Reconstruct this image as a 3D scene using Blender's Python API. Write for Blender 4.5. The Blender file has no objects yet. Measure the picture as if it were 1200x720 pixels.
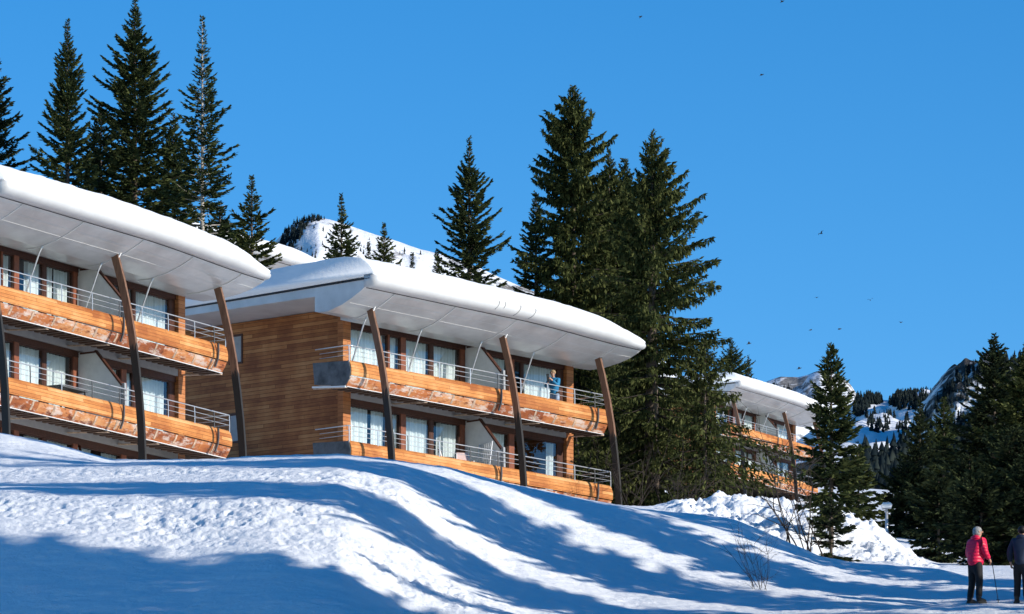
import bpy, bmesh, math, random
import numpy as np
from mathutils import Vector, Matrix

# ------------------------------------------------------------------ camera, sky, sun, exposure
scene = bpy.context.scene
COL = scene.collection
FOC, HOR = 6000.0, 1400.0          # long lens from well below the chalets: focal length and horizon row of a 1200 wide picture
cam_data = bpy.data.cameras.new('camera')
cam = bpy.data.objects.new('camera', cam_data); COL.objects.link(cam)
cam.location = (0, 0, 0); cam.rotation_euler = (math.pi/2, 0, 0)
cam_data.sensor_width = 36.0; cam_data.lens = 36.0*FOC/1200.0
cam_data.shift_y = (HOR-360.0)/1200.0
cam_data.clip_start = 1.0; cam_data.clip_end = 30000.0
scene.camera = cam

SUN_AZ, SUN_EL = math.radians(65.0), math.radians(20.0)     # azimuth counted from straight behind the camera towards the right
sun_vec = Vector((math.sin(SUN_AZ)*math.cos(SUN_EL), -math.cos(SUN_AZ)*math.cos(SUN_EL), math.sin(SUN_EL)))
world = bpy.data.worlds.new('World'); scene.world = world; world.use_nodes = True
wn, wl = world.node_tree.nodes, world.node_tree.links
wn.clear()
w_out = wn.new('ShaderNodeOutputWorld'); w_bg = wn.new('ShaderNodeBackground'); w_sky = wn.new('ShaderNodeTexSky')
w_sky.sky_type = 'NISHITA'; w_sky.sun_disc = False
w_sky.sun_elevation = SUN_EL
w_sky.sun_rotation = math.atan2(sun_vec.x, sun_vec.y)
w_sky.altitude = 2600.0; w_sky.air_density = 1.0; w_sky.dust_density = 0.0; w_sky.ozone_density = 3.0
w_hs = wn.new('ShaderNodeHueSaturation'); w_hs.inputs['Saturation'].default_value = 1.33; w_hs.inputs['Hue'].default_value = 0.5
wl.new(w_sky.outputs[0], w_hs.inputs['Color']); wl.new(w_hs.outputs[0], w_bg.inputs[0]); wl.new(w_bg.outputs[0], w_out.inputs[0])
w_bg.inputs[1].default_value = 0.128
sun_data = bpy.data.lights.new('sun', 'SUN'); sun_data.energy = 4.0; sun_data.angle = math.radians(0.5); sun_data.color = (1.0, 0.93, 0.82)
sun = bpy.data.objects.new('sun', sun_data); COL.objects.link(sun)
sun.rotation_euler = sun_vec.to_track_quat('Z', 'Y').to_euler(); sun.location = (60, -40, 80)
vs = scene.view_settings
vs.view_transform = 'Standard'; vs.look = 'None'; vs.exposure = 0.46; vs.gamma = 1.0; vs.use_curve_mapping = False
scene.cycles.max_bounces = 6; scene.cycles.transparent_max_bounces = 12
scene.cycles.diffuse_bounces = 3; scene.cycles.glossy_bounces = 3

# ------------------------------------------------------------------ small helpers
def smooth01(a): a = np.clip(a, 0, 1); return a*a*(3-2*a)
_lat = np.random.RandomState(7).rand(512, 512)
def vnoise(x, y, seed=0):
    x = np.asarray(x, float)+seed*17.31; y = np.asarray(y, float)+seed*41.77
    xi = np.floor(x).astype(int); yi = np.floor(y).astype(int); fx = x-xi; fy = y-yi
    fx = fx*fx*(3-2*fx); fy = fy*fy*(3-2*fy)
    a = _lat[xi % 512, yi % 512]; b = _lat[(xi+1) % 512, yi % 512]; c = _lat[xi % 512, (yi+1) % 512]; d = _lat[(xi+1) % 512, (yi+1) % 512]
    return (a*(1-fx)+b*fx)*(1-fy)+(c*(1-fx)+d*fx)*fy-0.5
def fbm(x, y, o=4, seed=0, g=0.5):
    s = 0; a = 1.0
    for i in range(o): s = s+a*vnoise(x*2**i, y*2**i, seed+i*3); a *= g
    return s

def link(o, parent=None):
    COL.objects.link(o)
    if parent is not None: o.parent = parent
    return o
def tag(o, label=None, cat=None, group=None, kind=None):
    if label: o['label'] = label
    if cat: o['category'] = cat
    if group: o['group'] = group
    if kind: o['kind'] = kind
    return o
def empty(name, loc=(0,0,0), rz=0.0):
    o = bpy.data.objects.new(name, None); o.location = loc; o.rotation_euler = (0,0,rz); o.empty_display_size = 0.3
    return link(o)
def mesh_np(name, verts, faces_flat, nper, mat=None, parent=None, smooth=False):
    """verts n x 3, faces_flat flat indices with nper corners each"""
    me = bpy.data.meshes.new(name)
    verts = np.asarray(verts, np.float32); idx = np.asarray(faces_flat, np.int32).ravel(); nf = len(idx)//nper
    me.vertices.add(len(verts)); me.vertices.foreach_set('co', verts.ravel())
    me.loops.add(len(idx)); me.loops.foreach_set('vertex_index', idx)
    me.polygons.add(nf); me.polygons.foreach_set('loop_start', np.arange(nf, dtype=np.int32)*nper)
    try: me.polygons.foreach_set('loop_total', np.full(nf, nper, np.int32))
    except Exception: pass
    if smooth: me.polygons.foreach_set('use_smooth', np.ones(nf, bool))
    me.update(calc_edges=True); me.validate()
    if mat: me.materials.append(mat)
    return link(bpy.data.objects.new(name, me), parent)
def grid_mesh(name, P, mat, parent=None, smooth=True):
    """P: ni x nj x 3"""
    ni, nj = P.shape[:2]
    a = (np.arange(ni-1)[:, None]*nj+np.arange(nj-1)[None, :]).ravel()
    return mesh_np(name, P.reshape(-1, 3), np.stack([a, a+nj, a+nj+1, a+1], 1), 4, mat, parent, smooth)

class MB:
    """collects shapes, links them as ONE mesh object"""
    def __init__(s): s.v = []; s.f = []; s.sm = []
    def add(s, vs_, fs, sm=False):
        o = len(s.v); s.v += [tuple(v) for v in vs_]; s.f += [tuple(i+o for i in f) for f in fs]; s.sm += [sm]*len(fs)
    def box(s, x0, x1, y0, y1, z0, z1):
        s.add([(x0,y0,z0),(x1,y0,z0),(x1,y1,z0),(x0,y1,z0),(x0,y0,z1),(x1,y0,z1),(x1,y1,z1),(x0,y1,z1)],
              [(0,3,2,1),(4,5,6,7),(0,1,5,4),(1,2,6,5),(2,3,7,6),(3,0,4,7)])
    def bar(s, pts, w, h=None, up=(0,0,1), taper=None):
        """rectangular section swept along pts; w across, h along 'up'"""
        h = h or w; pts = [Vector(p) for p in pts]; n = len(pts); rings = []
        for i, p in enumerate(pts):
            t = (pts[min(i+1, n-1)]-pts[max(i-1, 0)]).normalized()
            a = t.cross(Vector(up))
            if a.length < 1e-4: a = t.cross(Vector((0,1,0)))
            a.normalize(); b = a.cross(t).normalized(); k = taper[i] if taper else 1.0
            rings.append([p+a*w*k/2+b*h*k/2, p-a*w*k/2+b*h*k/2, p-a*w*k/2-b*h*k/2, p+a*w*k/2-b*h*k/2])
        o = [v for r in rings for v in r]; f = [(0,1,2,3), tuple(4*(n-1)+i for i in (3,2,1,0))]
        for i in range(n-1):
            for k in range(4):
                q = (k+1) % 4; f.append((4*i+k, 4*(i+1)+k, 4*(i+1)+q, 4*i+q))
        s.add(o, f)
    def tube(s, pts, r, seg=6, r1=None, sm=True):
        pts = [Vector(p) for p in pts]; n = len(pts); o = []; f = []
        ref = None
        for i, p in enumerate(pts):
            t = (pts[min(i+1, n-1)]-pts[max(i-1, 0)]).normalized()
            a = t.cross(Vector((0,0,1)))
            if a.length < 0.05: a = t.cross(Vector((1,0,0)))
            a.normalize()
            if ref is not None and a.dot(ref) < 0: a = -a
            ref = a; b = t.cross(a)
            rr = r if r1 is None else r+(r1-r)*i/(n-1)
            for k in range(seg):
                an = 2*math.pi*k/seg; o.append(p+a*rr*math.cos(an)+b*rr*math.sin(an))
        for i in range(n-1):
            for k in range(seg):
                q = (k+1) % seg; f.append((i*seg+k, i*seg+q, (i+1)*seg+q, (i+1)*seg+k))
        f.append(tuple(range(seg-1, -1, -1))); f.append(tuple((n-1)*seg+k for k in range(seg)))
        s.add(o, f, sm)
    def ball(s, c, rx, ry, rz, nu=12, nv=8):
        o = [(c[0], c[1], c[2]-rz)]; f = []
        for j in range(1, nv):
            ph = -math.pi/2+math.pi*j/nv
            for i in range(nu):
                th = 2*math.pi*i/nu; o.append((c[0]+rx*math.cos(ph)*math.cos(th), c[1]+ry*math.cos(ph)*math.sin(th), c[2]+rz*math.sin(ph)))
        o.append((c[0], c[1], c[2]+rz)); last = len(o)-1
        for i in range(nu): f.append((0, 1+(i+1) % nu, 1+i)); f.append((last, 1+(nv-2)*nu+i, 1+(nv-2)*nu+(i+1) % nu))
        for j in range(nv-2):
            for i in range(nu): f.append((1+j*nu+i, 1+j*nu+(i+1) % nu, 1+(j+1)*nu+(i+1) % nu, 1+(j+1)*nu+i))
        s.add(o, f, True)
    def build(s, name, mat, parent=None):
        me = bpy.data.meshes.new(name); me.from_pydata([tuple(v) for v in s.v], [], s.f); me.update()
        me.polygons.foreach_set('use_smooth', s.sm)
        bm = bmesh.new(); bm.from_mesh(me); bmesh.ops.recalc_face_normals(bm, faces=bm.faces); bm.to_mesh(me); bm.free()
        if mat: me.materials.append(mat)
        return link(bpy.data.objects.new(name, me), parent)

# ------------------------------------------------------------------ materials
class NT:
    def __init__(s, name):
        s.m = bpy.data.materials.new(name); s.m.use_nodes = True; s.t = s.m.node_tree; s.t.nodes.clear()
        s.out = s.t.nodes.new('ShaderNodeOutputMaterial')
    def n(s, typ, **kw):
        nd = s.t.nodes.new(typ)
        for k, v in kw.items():
            if k.startswith('_'): setattr(nd, k[1:], v)
            else:
                key = k.replace('__', ' ')
                if hasattr(v, 'links') or isinstance(v, bpy.types.NodeSocket): s.t.links.new(v, nd.inputs[key])
                else: nd.inputs[key].default_value = v
        return nd
    def l(s, a, b): s.t.links.new(a, b)
    def coord(s, scale=(1,1,1), kind='Object'):
        tc = s.n('ShaderNodeTexCoord'); mp = s.n('ShaderNodeMapping', Scale=scale); s.l(tc.outputs[kind], mp.inputs['Vector']); return mp.outputs[0]
    def noise(s, vec, scale, detail=4, rough=0.55):
        nd = s.n('ShaderNodeTexNoise', Scale=scale, Detail=detail, Roughness=rough); s.l(vec, nd.inputs['Vector']); return nd.outputs['Fac']
    def ramp(s, fac, stops):
        r = s.n('ShaderNodeValToRGB'); s.l(fac, r.inputs[0]); el = r.color_ramp.elements
        while len(el) < len(stops): el.new(0.5)
        for e, (p, c) in zip(el, stops): e.position = p; e.color = (*c, 1) if len(c) == 3 else c
        return r.outputs[0]
    def math(s, op, a, b=None):
        nd = s.n('ShaderNodeMath', _operation=op)
        for i, x in enumerate((a, b)):
            if x is None: continue
            if isinstance(x, (int, float)): nd.inputs[i].default_value = x
            else: s.l(x, nd.inputs[i])
        return nd.outputs[0]
    def mix(s, fac, a, b, blend='MIX'):
        nd = s.n('ShaderNodeMix', _data_type='RGBA', _blend_type=blend)
        for i, x in ((0, fac), (6, a), (7, b)):
            if isinstance(x, (int, float)): nd.inputs[i].default_value = x
            elif isinstance(x, tuple): nd.inputs[i].default_value = (*x, 1)
            else: s.l(x, nd.inputs[i])
        return nd.outputs[2]
    def bsdf(s, color, rough=0.6, bump=None, bstr=0.3, bdist=0.02, metal=0.0, spec=0.3, sss=0):
        b = s.n('ShaderNodeBsdfPrincipled', Roughness=rough, Metallic=metal)
        b.inputs['Specular IOR Level'].default_value = spec
        if isinstance(color, tuple): b.inputs['Base Color'].default_value = (*color, 1)
        else: s.l(color, b.inputs['Base Color'])
        if bump is not None:
            bp = s.n('ShaderNodeBump', Strength=bstr, Distance=bdist); s.l(bump, bp.inputs['Height']); s.l(bp.outputs[0], b.inputs['Normal'])
        s.l(b.outputs[0], s.out.inputs[0]); return b

def m_snow(name, scale=1.0, bstr=0.5, litter=False):
    t = NT(name); v = t.coord()
    n1 = t.noise(v, 5*scale, 6, 0.62); n2 = t.noise(v, 26*scale, 4, 0.6)
    h = t.math('ADD', n1, t.math('MULTIPLY', n2, 0.35))
    c = t.ramp(t.noise(v, 1.3*scale, 5, 0.6), [(0.3, (0.80, 0.83, 0.86)), (0.65, (0.88, 0.89, 0.90))])
    if litter:   # fallen needles and trodden dirt, sparse and in drifts
        sp_ = t.ramp(t.noise(v, 11.0, 3, 0.6), [(0.64, (0,0,0)), (0.70, (1,1,1))]); ar = t.ramp(t.noise(v, 0.35, 4, 0.6), [(0.46, (0,0,0)), (0.62, (1,1,1))])
        c = t.mix(t.math('MULTIPLY', t.math('MULTIPLY', sp_, ar), 0.5), c, (0.36, 0.33, 0.28))
    t.bsdf(c, 0.62, h, bstr, 0.10, spec=0.25); return t.m
def m_plain(name, color, rough=0.6, var=0.15, scale=6.0, metal=0.0, spec=0.35, bstr=0.15):
    t = NT(name); v = t.coord(); nn = t.noise(v, scale, 5, 0.6)
    lo = tuple(c*(1-var) for c in color); hi = tuple(min(1, c*(1+var)) for c in color)
    t.bsdf(t.ramp(nn, [(0.3, lo), (0.7, hi)]), rough, nn, bstr, 0.01, metal, spec); return t.m
def m_planks(name, c_lo, c_mid, c_hi, board=0.13, gap=0.08, long_axis='X', white=0.0, gapdark=0.25):
    """horizontal boards: each with its own tone, grain along the board, a dark joint between boards, butt joints"""
    t = NT(name); tc = t.n('ShaderNodeTexCoord'); sp = t.n('ShaderNodeSeparateXYZ'); t.l(tc.outputs['Object'], sp.inputs[0])
    along = sp.outputs[0] if long_axis == 'X' else sp.outputs[1]
    zz = t.math('DIVIDE', sp.outputs[2], board); row = t.math('FLOOR', zz); fr = t.math('FRACT', zz)
    # boards of about 3 m, staggered by row
    stag = t.math('MULTIPLY', t.math('FRACT', t.math('MULTIPLY', row, 0.618)), 3.1)
    aa = t.math('DIVIDE', t.math('ADD', along, stag), 3.1); seg = t.math('FLOOR', aa); fa = t.math('FRACT', aa)
    cv = t.n('ShaderNodeCombineXYZ'); t.l(row, cv.inputs[0]); t.l(seg, cv.inputs[1])
    wn_ = t.n('ShaderNodeTexWhiteNoise', _noise_dimensions='3D'); t.l(cv.outputs[0], wn_.inputs['Vector'])
    g = t.n('ShaderNodeCombineXYZ'); t.l(t.math('MULTIPLY', along, 0.9), g.inputs[0]); t.l(t.math('MULTIPLY', sp.outputs[2], 22.0), g.inputs[1]); t.l(wn_.outputs['Value'], g.inputs[2])
    grain = t.noise(g.outputs[0], 2.2, 5, 0.65)
    big = t.noise(tc.outputs['Object'], 0.9, 4, 0.6)
    f = t.math('ADD', t.math('MULTIPLY', wn_.outputs['Value'], 0.35), t.math('ADD', t.math('MULTIPLY', grain, 0.55), t.math('MULTIPLY', t.math('SUBTRACT', big, 0.5), 0.95)))
    c = t.ramp(f, [(0.2, c_lo), (0.45, c_mid), (0.75, c_hi)])
    if white > 0:
        sc_ = t.coord((0.75, 1.0, 2.2)); wnz = t.noise(sc_, 1.7, 7, 0.72)
        c = t.mix(t.math('MULTIPLY', t.ramp(wnz, [(0.50, (0,0,0)), (0.60, (1,1,1))]), white), c, (0.55, 0.46, 0.40))
        c = t.mix(t.ramp(t.noise(sc_, 2.3, 6, 0.72), [(0.53, (0,0,0)), (0.62, (1,1,1))]), c, (0.13, 0.035, 0.015))
    joint = t.math('MAXIMUM', t.math('LESS_THAN', fr, gap), t.math('LESS_THAN', fa, 0.004))
    c = t.mix(joint, c, tuple(x*gapdark for x in c_lo))
    hgt = t.math('ADD', t.math('MULTIPLY', t.math('SUBTRACT', 1.0, joint), 1.0), t.math('MULTIPLY', grain, 0.25))
    t.bsdf(c, 0.62, hgt, 0.6, 0.012, spec=0.25); return t.m
def m_foliage(name, dark, mid, light):
    t = NT(name); geo = t.n('ShaderNodeNewGeometry'); v = t.coord()
    f = t.math('ADD', t.math('MULTIPLY', geo.outputs['Random Per Island'], 0.55), t.math('MULTIPLY', t.noise(v, 0.7, 4, 0.6), 0.55))
    c = t.ramp(f, [(0.25, dark), (0.52, mid), (0.85, light)])
    b = t.n('ShaderNodeBsdfDiffuse'); t.l(c, b.inputs[0]); tr = t.n('ShaderNodeBsdfTranslucent'); t.l(c, tr.inputs[0])
    mx = t.n('ShaderNodeMixShader', Fac=0.22); t.l(b.outputs[0], mx.inputs[1]); t.l(tr.outputs[0], mx.inputs[2]); t.l(mx.outputs[0], t.out.inputs[0])
    return t.m
def m_glass(name):
    t = NT(name); fr = t.n('ShaderNodeFresnel', IOR=1.75); g = t.n('ShaderNodeBsdfGlossy', Roughness=0.015); g.inputs[0].default_value = (0.9, 0.95, 1, 1)
    tr = t.n('ShaderNodeBsdfTransparent'); tr.inputs[0].default_value = (0.80, 0.86, 0.88, 1)
    nz = t.noise(t.coord(), 1.2, 2, 0.5); bp = t.n('ShaderNodeBump', Strength=0.05, Distance=0.05); t.l(nz, bp.inputs['Height']); t.l(bp.outputs[0], g.inputs['Normal'])
    mx = t.n('ShaderNodeMixShader'); t.l(fr.outputs[0], mx.inputs[0]); t.l(tr.outputs[0], mx.inputs[1]); t.l(g.outputs[0], mx.inputs[2]); t.l(mx.outputs[0], t.out.inputs[0])
    return t.m
def m_mountain(name, rockfrac=0.5, rscale=0.02, snowc=(0.84, 0.86, 0.89), rock=((0.07, 0.07, 0.07), (0.34, 0.31, 0.28))):
    t = NT(name); v = t.coord(); geo = t.n('ShaderNodeNewGeometry'); sp = t.n('ShaderNodeSeparateXYZ'); t.l(geo.outputs['Normal'], sp.inputs[0])
    n1 = t.noise(v, rscale, 8, 0.68); n2 = t.noise(v, rscale*6, 6, 0.7)
    f = t.math('ADD', t.math('MULTIPLY', n1, 0.75), t.math('MULTIPLY', n2, 0.25))
    mask = t.ramp(f, [(rockfrac-0.03, (1,1,1)), (rockfrac+0.03, (0,0,0))])
    rock = t.ramp(n2, [(0.3, rock[0]), (0.7, rock[1])])
    t.bsdf(t.mix(mask, snowc, rock), 0.8, f, 0.6, 8.0, spec=0.1); return t.m

def m_prop(name):
    # old brown timber whose lower half is coated black, with an uneven edge
    t = NT(name); tc = t.n('ShaderNodeTexCoord'); sp = t.n('ShaderNodeSeparateXYZ'); t.l(tc.outputs['Object'], sp.inputs[0])
    v = t.coord((6, 6, 0.7)); g = t.noise(v, 3.0, 5, 0.65)
    wood = t.ramp(g, [(0.3, (0.10, 0.05, 0.03)), (0.7, (0.24, 0.13, 0.08))])
    edge = t.math('ADD', t.math('MULTIPLY', sp.outputs[2], 0.35), t.math('MULTIPLY', g, 0.5))
    t.bsdf(t.mix(t.ramp(edge, [(0.95, (0,0,0)), (1.75, (1,1,1))]), (0.022, 0.02, 0.018), wood), 0.65, g, 0.4, 0.01, spec=0.3); return t.m

M = dict(
 snow=m_snow('snow_ground', litter=True), roof_snow=m_snow('snow_on_roof', 0.5, 0.25),
 heap=m_snow('snow_heap', 1.0, 0.8),
 parapet=m_planks('larch_parapet', (0.31, 0.095, 0.024), (0.52, 0.205, 0.055), (0.67, 0.36, 0.15), 0.115, 0.075, gapdark=0.42),
 skirt=m_planks('weathered_larch', (0.22, 0.06, 0.02), (0.40, 0.13, 0.04), (0.58, 0.30, 0.13), 0.44, 0.0, white=0.85),
 siding=m_planks('brown_siding', (0.19, 0.058, 0.017), (0.32, 0.12, 0.037), (0.46, 0.21, 0.078), 0.135, 0.10, 'Y', gapdark=0.5),
 pillar=m_planks('pillar_boards', (0.30, 0.10, 0.03), (0.42, 0.16, 0.055), (0.52, 0.24, 0.10), 0.14, 0.07),
 trim=m_plain('dark_timber', (0.065, 0.022, 0.012), 0.55, 0.3, 9), red=m_plain('red_timber', (0.22, 0.07, 0.035), 0.55, 0.25, 8),
 post=m_prop('prop_timber'), joist=m_plain('dark_joist', (0.07, 0.035, 0.02), 0.8, 0.3),
 white=m_plain('white_metal', (0.74, 0.74, 0.73), 0.4, 0.06, 3), soffit=m_plain('soffit_panel', (0.53, 0.525, 0.515), 0.28, 0.17, 1.0, spec=0.55, bstr=0.02),
 lintel=m_plain('grey_render', (0.33, 0.32, 0.315), 0.8, 0.08, 4), fin=m_plain('white_render', (0.66, 0.66, 0.64), 0.8, 0.10, 2.5),
 steel=m_plain('galvanised_steel', (0.55, 0.56, 0.57), 0.35, 0.1, 10, metal=0.6), dsteel=m_plain('dark_steel', (0.10, 0.10, 0.10), 0.5, 0.2, metal=0.3),
 panel=m_plain('grey_weathered_panel', (0.10, 0.105, 0.11), 0.6, 0.55, 2.2), curtain=m_plain('white_curtain', (0.80, 0.80, 0.78), 0.9, 0.05, 4),
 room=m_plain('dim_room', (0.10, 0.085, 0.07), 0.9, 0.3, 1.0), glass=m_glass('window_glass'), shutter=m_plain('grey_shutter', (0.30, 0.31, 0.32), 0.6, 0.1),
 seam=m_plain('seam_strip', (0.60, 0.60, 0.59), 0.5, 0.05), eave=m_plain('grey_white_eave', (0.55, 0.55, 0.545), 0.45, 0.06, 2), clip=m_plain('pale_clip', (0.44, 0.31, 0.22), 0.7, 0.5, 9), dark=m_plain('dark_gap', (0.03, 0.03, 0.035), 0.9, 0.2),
 bark=m_plain('bark', (0.11, 0.085, 0.065), 0.9, 0.45, 7, bstr=0.6), palebark=m_plain('pale_bark', (0.36, 0.33, 0.29), 0.9, 0.35, 6, bstr=0.5),
 twig=m_plain('bare_twig', (0.035, 0.026, 0.021), 0.9, 0.3),
 fol=m_foliage('spruce_needles', (0.013, 0.022, 0.012), (0.043, 0.058, 0.024), (0.105, 0.118, 0.042)),
 fol_olive=m_foliage('olive_needles', (0.014, 0.020, 0.008), (0.054, 0.066, 0.023), (0.118, 0.126, 0.046)),
 fol_dark=m_foliage('dark_needles', (0.010, 0.016, 0.012), (0.031, 0.043, 0.023), (0.075, 0.088, 0.036)),
 far=m_foliage('far_needles_hazed', (0.010, 0.017, 0.022), (0.022, 0.032, 0.034), (0.045, 0.056, 0.048)),  # bluish tone of distant air haze put into the needle colour
)

# ------------------------------------------------------------------ terrain: levels along the sun's ground direction, each with its own rise
sA, cA = math.sin(SUN_AZ), math.cos(SUN_AZ)
LV = [  # (p, [(column, row as seen from below) ...])
 (60.0, [(0, 900), (1200, 880)]),
 (84.0, [(0, 752), (400, 750), (800, 745), (1200, 742)]),
 (91.0, [(0, 627), (130, 640), (220, 653), (320, 651), (400, 668), (470, 712), (520, 730), (700, 738), (1200, 734)]),
 (96.0, [(0, 578), (130, 582), (300, 584), (400, 600), (440, 620), (480, 645), (560, 690), (620, 715), (700, 727), (900, 730), (1200, 728)]),
 (99.5, [(0, 566), (130, 566), (300, 566), (400, 570), (470, 600), (540, 655), (600, 680), (680, 705), (740, 718), (900, 722), (1200, 722)]),
 (103.0, [(0, 549), (200, 546), (400, 546), (470, 560), (530, 598), (590, 640), (650, 665), (720, 690), (800, 704), (900, 713), (1200, 714)]),
 (106.5, [(0, 522), (60, 532), (130, 543), (250, 542), (400, 538), (460, 545), (500, 556), (560, 580), (620, 617), (700, 655), (780, 680), (850, 696), (950, 706), (1090, 713), (1200, 713)]),
 (108.6, [(0, 509), (60, 521), (130, 540), (250, 541), (290, 537), (400, 535), (460, 541), (520, 549), (600, 574), (680, 612), (760, 645), (850, 675), (930, 692), (1000, 699), (1090, 706), (1200, 706)]),
 (111.5, [(0, 507), (60, 520), (130, 540), (250, 541), (290, 536), (400, 534), (460, 540), (530, 550), (600, 568), (650, 578), (720, 597), (800, 630), (860, 655), (930, 675), (980, 689), (1050, 695), (1200, 695)]),
 (113.5, [(0, 510), (130, 541), (400, 536), (460, 541), (530, 551), (600, 568), (720, 592), (765, 600), (830, 622), (900, 648), (960, 665), (1020, 680), (1080, 688), (1200, 690)]),
 (118.0, [(0, 520), (130, 543), (400, 540), (530, 553), (600, 570), (720, 591), (765, 598), (800, 602), (860, 608), (900, 626), (960, 653), (1000, 660), (1050, 664), (1100, 668), (1150, 681), (1200, 684)]),
 (121.0, [(0, 528), (130, 544), (400, 544), (600, 573), (720, 593), (765, 598), (800, 600), (860, 610), (900, 628), (960, 655), (1000, 661), (1050, 663), (1090, 666), (1150, 676), (1200, 677)]),
 (126.0, [(0, 535), (400, 546), (600, 575), (720, 594), (765, 596), (800, 592), (860, 594), (920, 606), (960, 620), (1000, 626), (1035, 640), (1060, 652), (1090, 664), (1150, 669), (1200, 670)]),
 (131.0, [(0, 540), (400, 547), (600, 576), (720, 595), (765, 594), (800, 588), (850, 583), (905, 588), (960, 592), (990, 594), (1003, 602), (1020, 614), (1040, 622), (1056, 638), (1075, 650), (1095, 663), (1150, 666), (1200, 666)]),
 (136.0, [(0, 543), (400, 548), (600, 577), (720, 595), (800, 592), (850, 588), (905, 592), (960, 597), (990, 600), (1020, 622), (1056, 645), (1095, 664), (1200, 665)]),
 (150.0, [(0, 550), (400, 548), (600, 578), (720, 596), (800, 600), (905, 606), (1000, 630), (1100, 660), (1200, 662)]),
 (164.0, [(0, 556), (165, 548), (288, 546), (400, 552), (600, 582), (720, 597), (800, 600), (905, 604), (1000, 625), (1200, 650)]),
 (180.0, [(0, 540), (400, 550), (600, 580), (760, 598), (905, 598), (1000, 615), (1200, 640)]),
 (230.0, [(0, 440), (400, 460), (600, 520), (760, 590), (905, 598), (1000, 605), (1200, 620)]),
 (345.0, [(0, 380), (400, 400), (600, 490), (800, 580), (905, 588), (1000, 592), (1200, 600)]),
 (400.0, [(0, 360), (400, 380), (600, 470), (900, 565), (1200, 585)]),
 (900.0, [(0, 460), (600, 520), (1200, 600)]),
]
LVP = np.array([l[0] for l in LV])
def make_terrain():
    xc = np.concatenate([np.linspace(-3500, -150, 40)[:-1], np.linspace(-150, 1350, 900), np.linspace(1350, 4200, 50)[1:]])
    pp = np.concatenate([np.linspace(0.8, 60, 30)[:-1], np.linspace(60, 84, 40)[:-1], np.linspace(84, 136, 900), np.linspace(136, 240, 90)[1:], np.linspace(240, 900, 60)[1:]])
    # rows on a fine p table, smoothed a little in p
    pf = np.linspace(40, 900, 8601); rows = np.zeros((len(xc), len(LV)))
    for k, (p, kn) in enumerate(LV):
        kx = [a for a, b in kn]; ky = [b for a, b in kn]; rows[:, k] = np.interp(xc, kx, ky)
    # smooth along columns
    ker = np.hanning(15); ker /= ker.sum()
    pad = np.pad(rows, ((7, 7), (0, 0)), mode='edge'); rows = np.stack([np.convolve(pad[:, k], ker, 'valid') for k in range(rows.shape[1])], 1)
    Z = np.zeros((len(xc), len(pp))); Yg = np.zeros_like(Z)
    k2 = np.hanning(23); k2 /= k2.sum()
    for i, x in enumerate(xc):
        u = (x-600)/FOC; r = np.interp(pf, LVP, rows[i]); r = np.convolve(np.pad(r, 11, mode='edge'), k2, 'valid')
        Yi = pp/(sA+u*cA); Yg[i] = Yi
        z = (HOR-np.interp(pp, pf, r))/FOC*Yi
        near = pp < 60
        z60 = (HOR-np.interp(60, pf, r))/FOC*60/(sA+u*cA)
        z[near] = -1.7+(z60+1.7)*(pp[near]/60.0)
        Z[i] = z
    U = (xc[:, None]-600)/FOC; X = U*Yg
    P = np.broadcast_to(pp[None, :], Z.shape); Xc = np.broadcast_to(xc[:, None], Z.shape)
    # --- real relief: lumps, trodden snow, wind ridges along the slope, ploughed heap
    near = smooth01((P-80)/6)*smooth01((150-P)/12)
    q = X*sA-Yg*cA    # along the sun direction
    band = np.exp(-((P-94.2)/2.4)**2)+0.55*np.exp(-((P-101.2)/1.9)**2)+0.25*np.exp(-((P-107.5)/1.5)**2)+0.35*np.exp(-((P-112.5)/1.2)**2)
    tro = smooth01((Xc+150)/150)*smooth01((760-Xc)/330)
    calm = 0.018*fbm(P*0.9, q*0.30, 4, 3)+0.030*fbm(P*2.0, q*0.5, 3, 9)
    n = fbm(X*3.4, Yg*3.0, 6, 1, 0.68); lump = n
    wild = 0.55+1.3*np.clip(fbm(X*0.35, Yg*0.5, 3, 44)+0.15, 0, 1)
    pits = -np.clip(fbm(X*3.6, Yg*2.6, 4, 21)-0.22, 0, 0.35)
    Z = Z+near*(calm+band*tro*wild*(0.085*lump+0.22*pits)+0.035*band*fbm(X*2.6, Yg*2.6, 5, 5, 0.6)+0.02*fbm(X*4, Yg*4, 3, 6))
    Z = Z+near*0.05*fbm(X*0.45, Yg*0.8, 3, 12)
    heapm = smooth01((Xc-740)/80)*smooth01((1110-Xc)/30)*smooth01((P-119.5)/2.5)*smooth01((146-P)/6)
    hn = fbm(X*0.75, Yg*0.75, 5, 31, 0.56); Z = Z+heapm*(0.55*hn+0.19*np.abs(fbm(X*2.6, Yg*2.6, 4, 37, 0.6))+0.07*fbm(X*7, Yg*7, 3, 38)-0.22)
    fp = smooth01((Xc-980)/60)*np.exp(-((P-106.0)/3.2)**2); Z = Z-fp*0.10*np.clip(fbm(X*2.8, Yg*2.2, 3, 55)-0.12, 0, 0.4)
    # groomed track grooves on the flat path
    tr = smooth01((Xc-850)/150)*np.exp(-((P-104)/3.5)**2)
    Z = Z-tr*0.03*(np.sin(P*9.0) > 0.6)
    return xc, pp, X, Yg, Z
TX, TP, GX, GY, GZ = make_terrain()
ground = grid_mesh('snow_ground', np.stack([GX, GY, GZ], 2), M['snow']); tag(ground, 'sunlit and blue shaded snow slope below the chalets with a flat groomed path', None, kind='structure')
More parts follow.
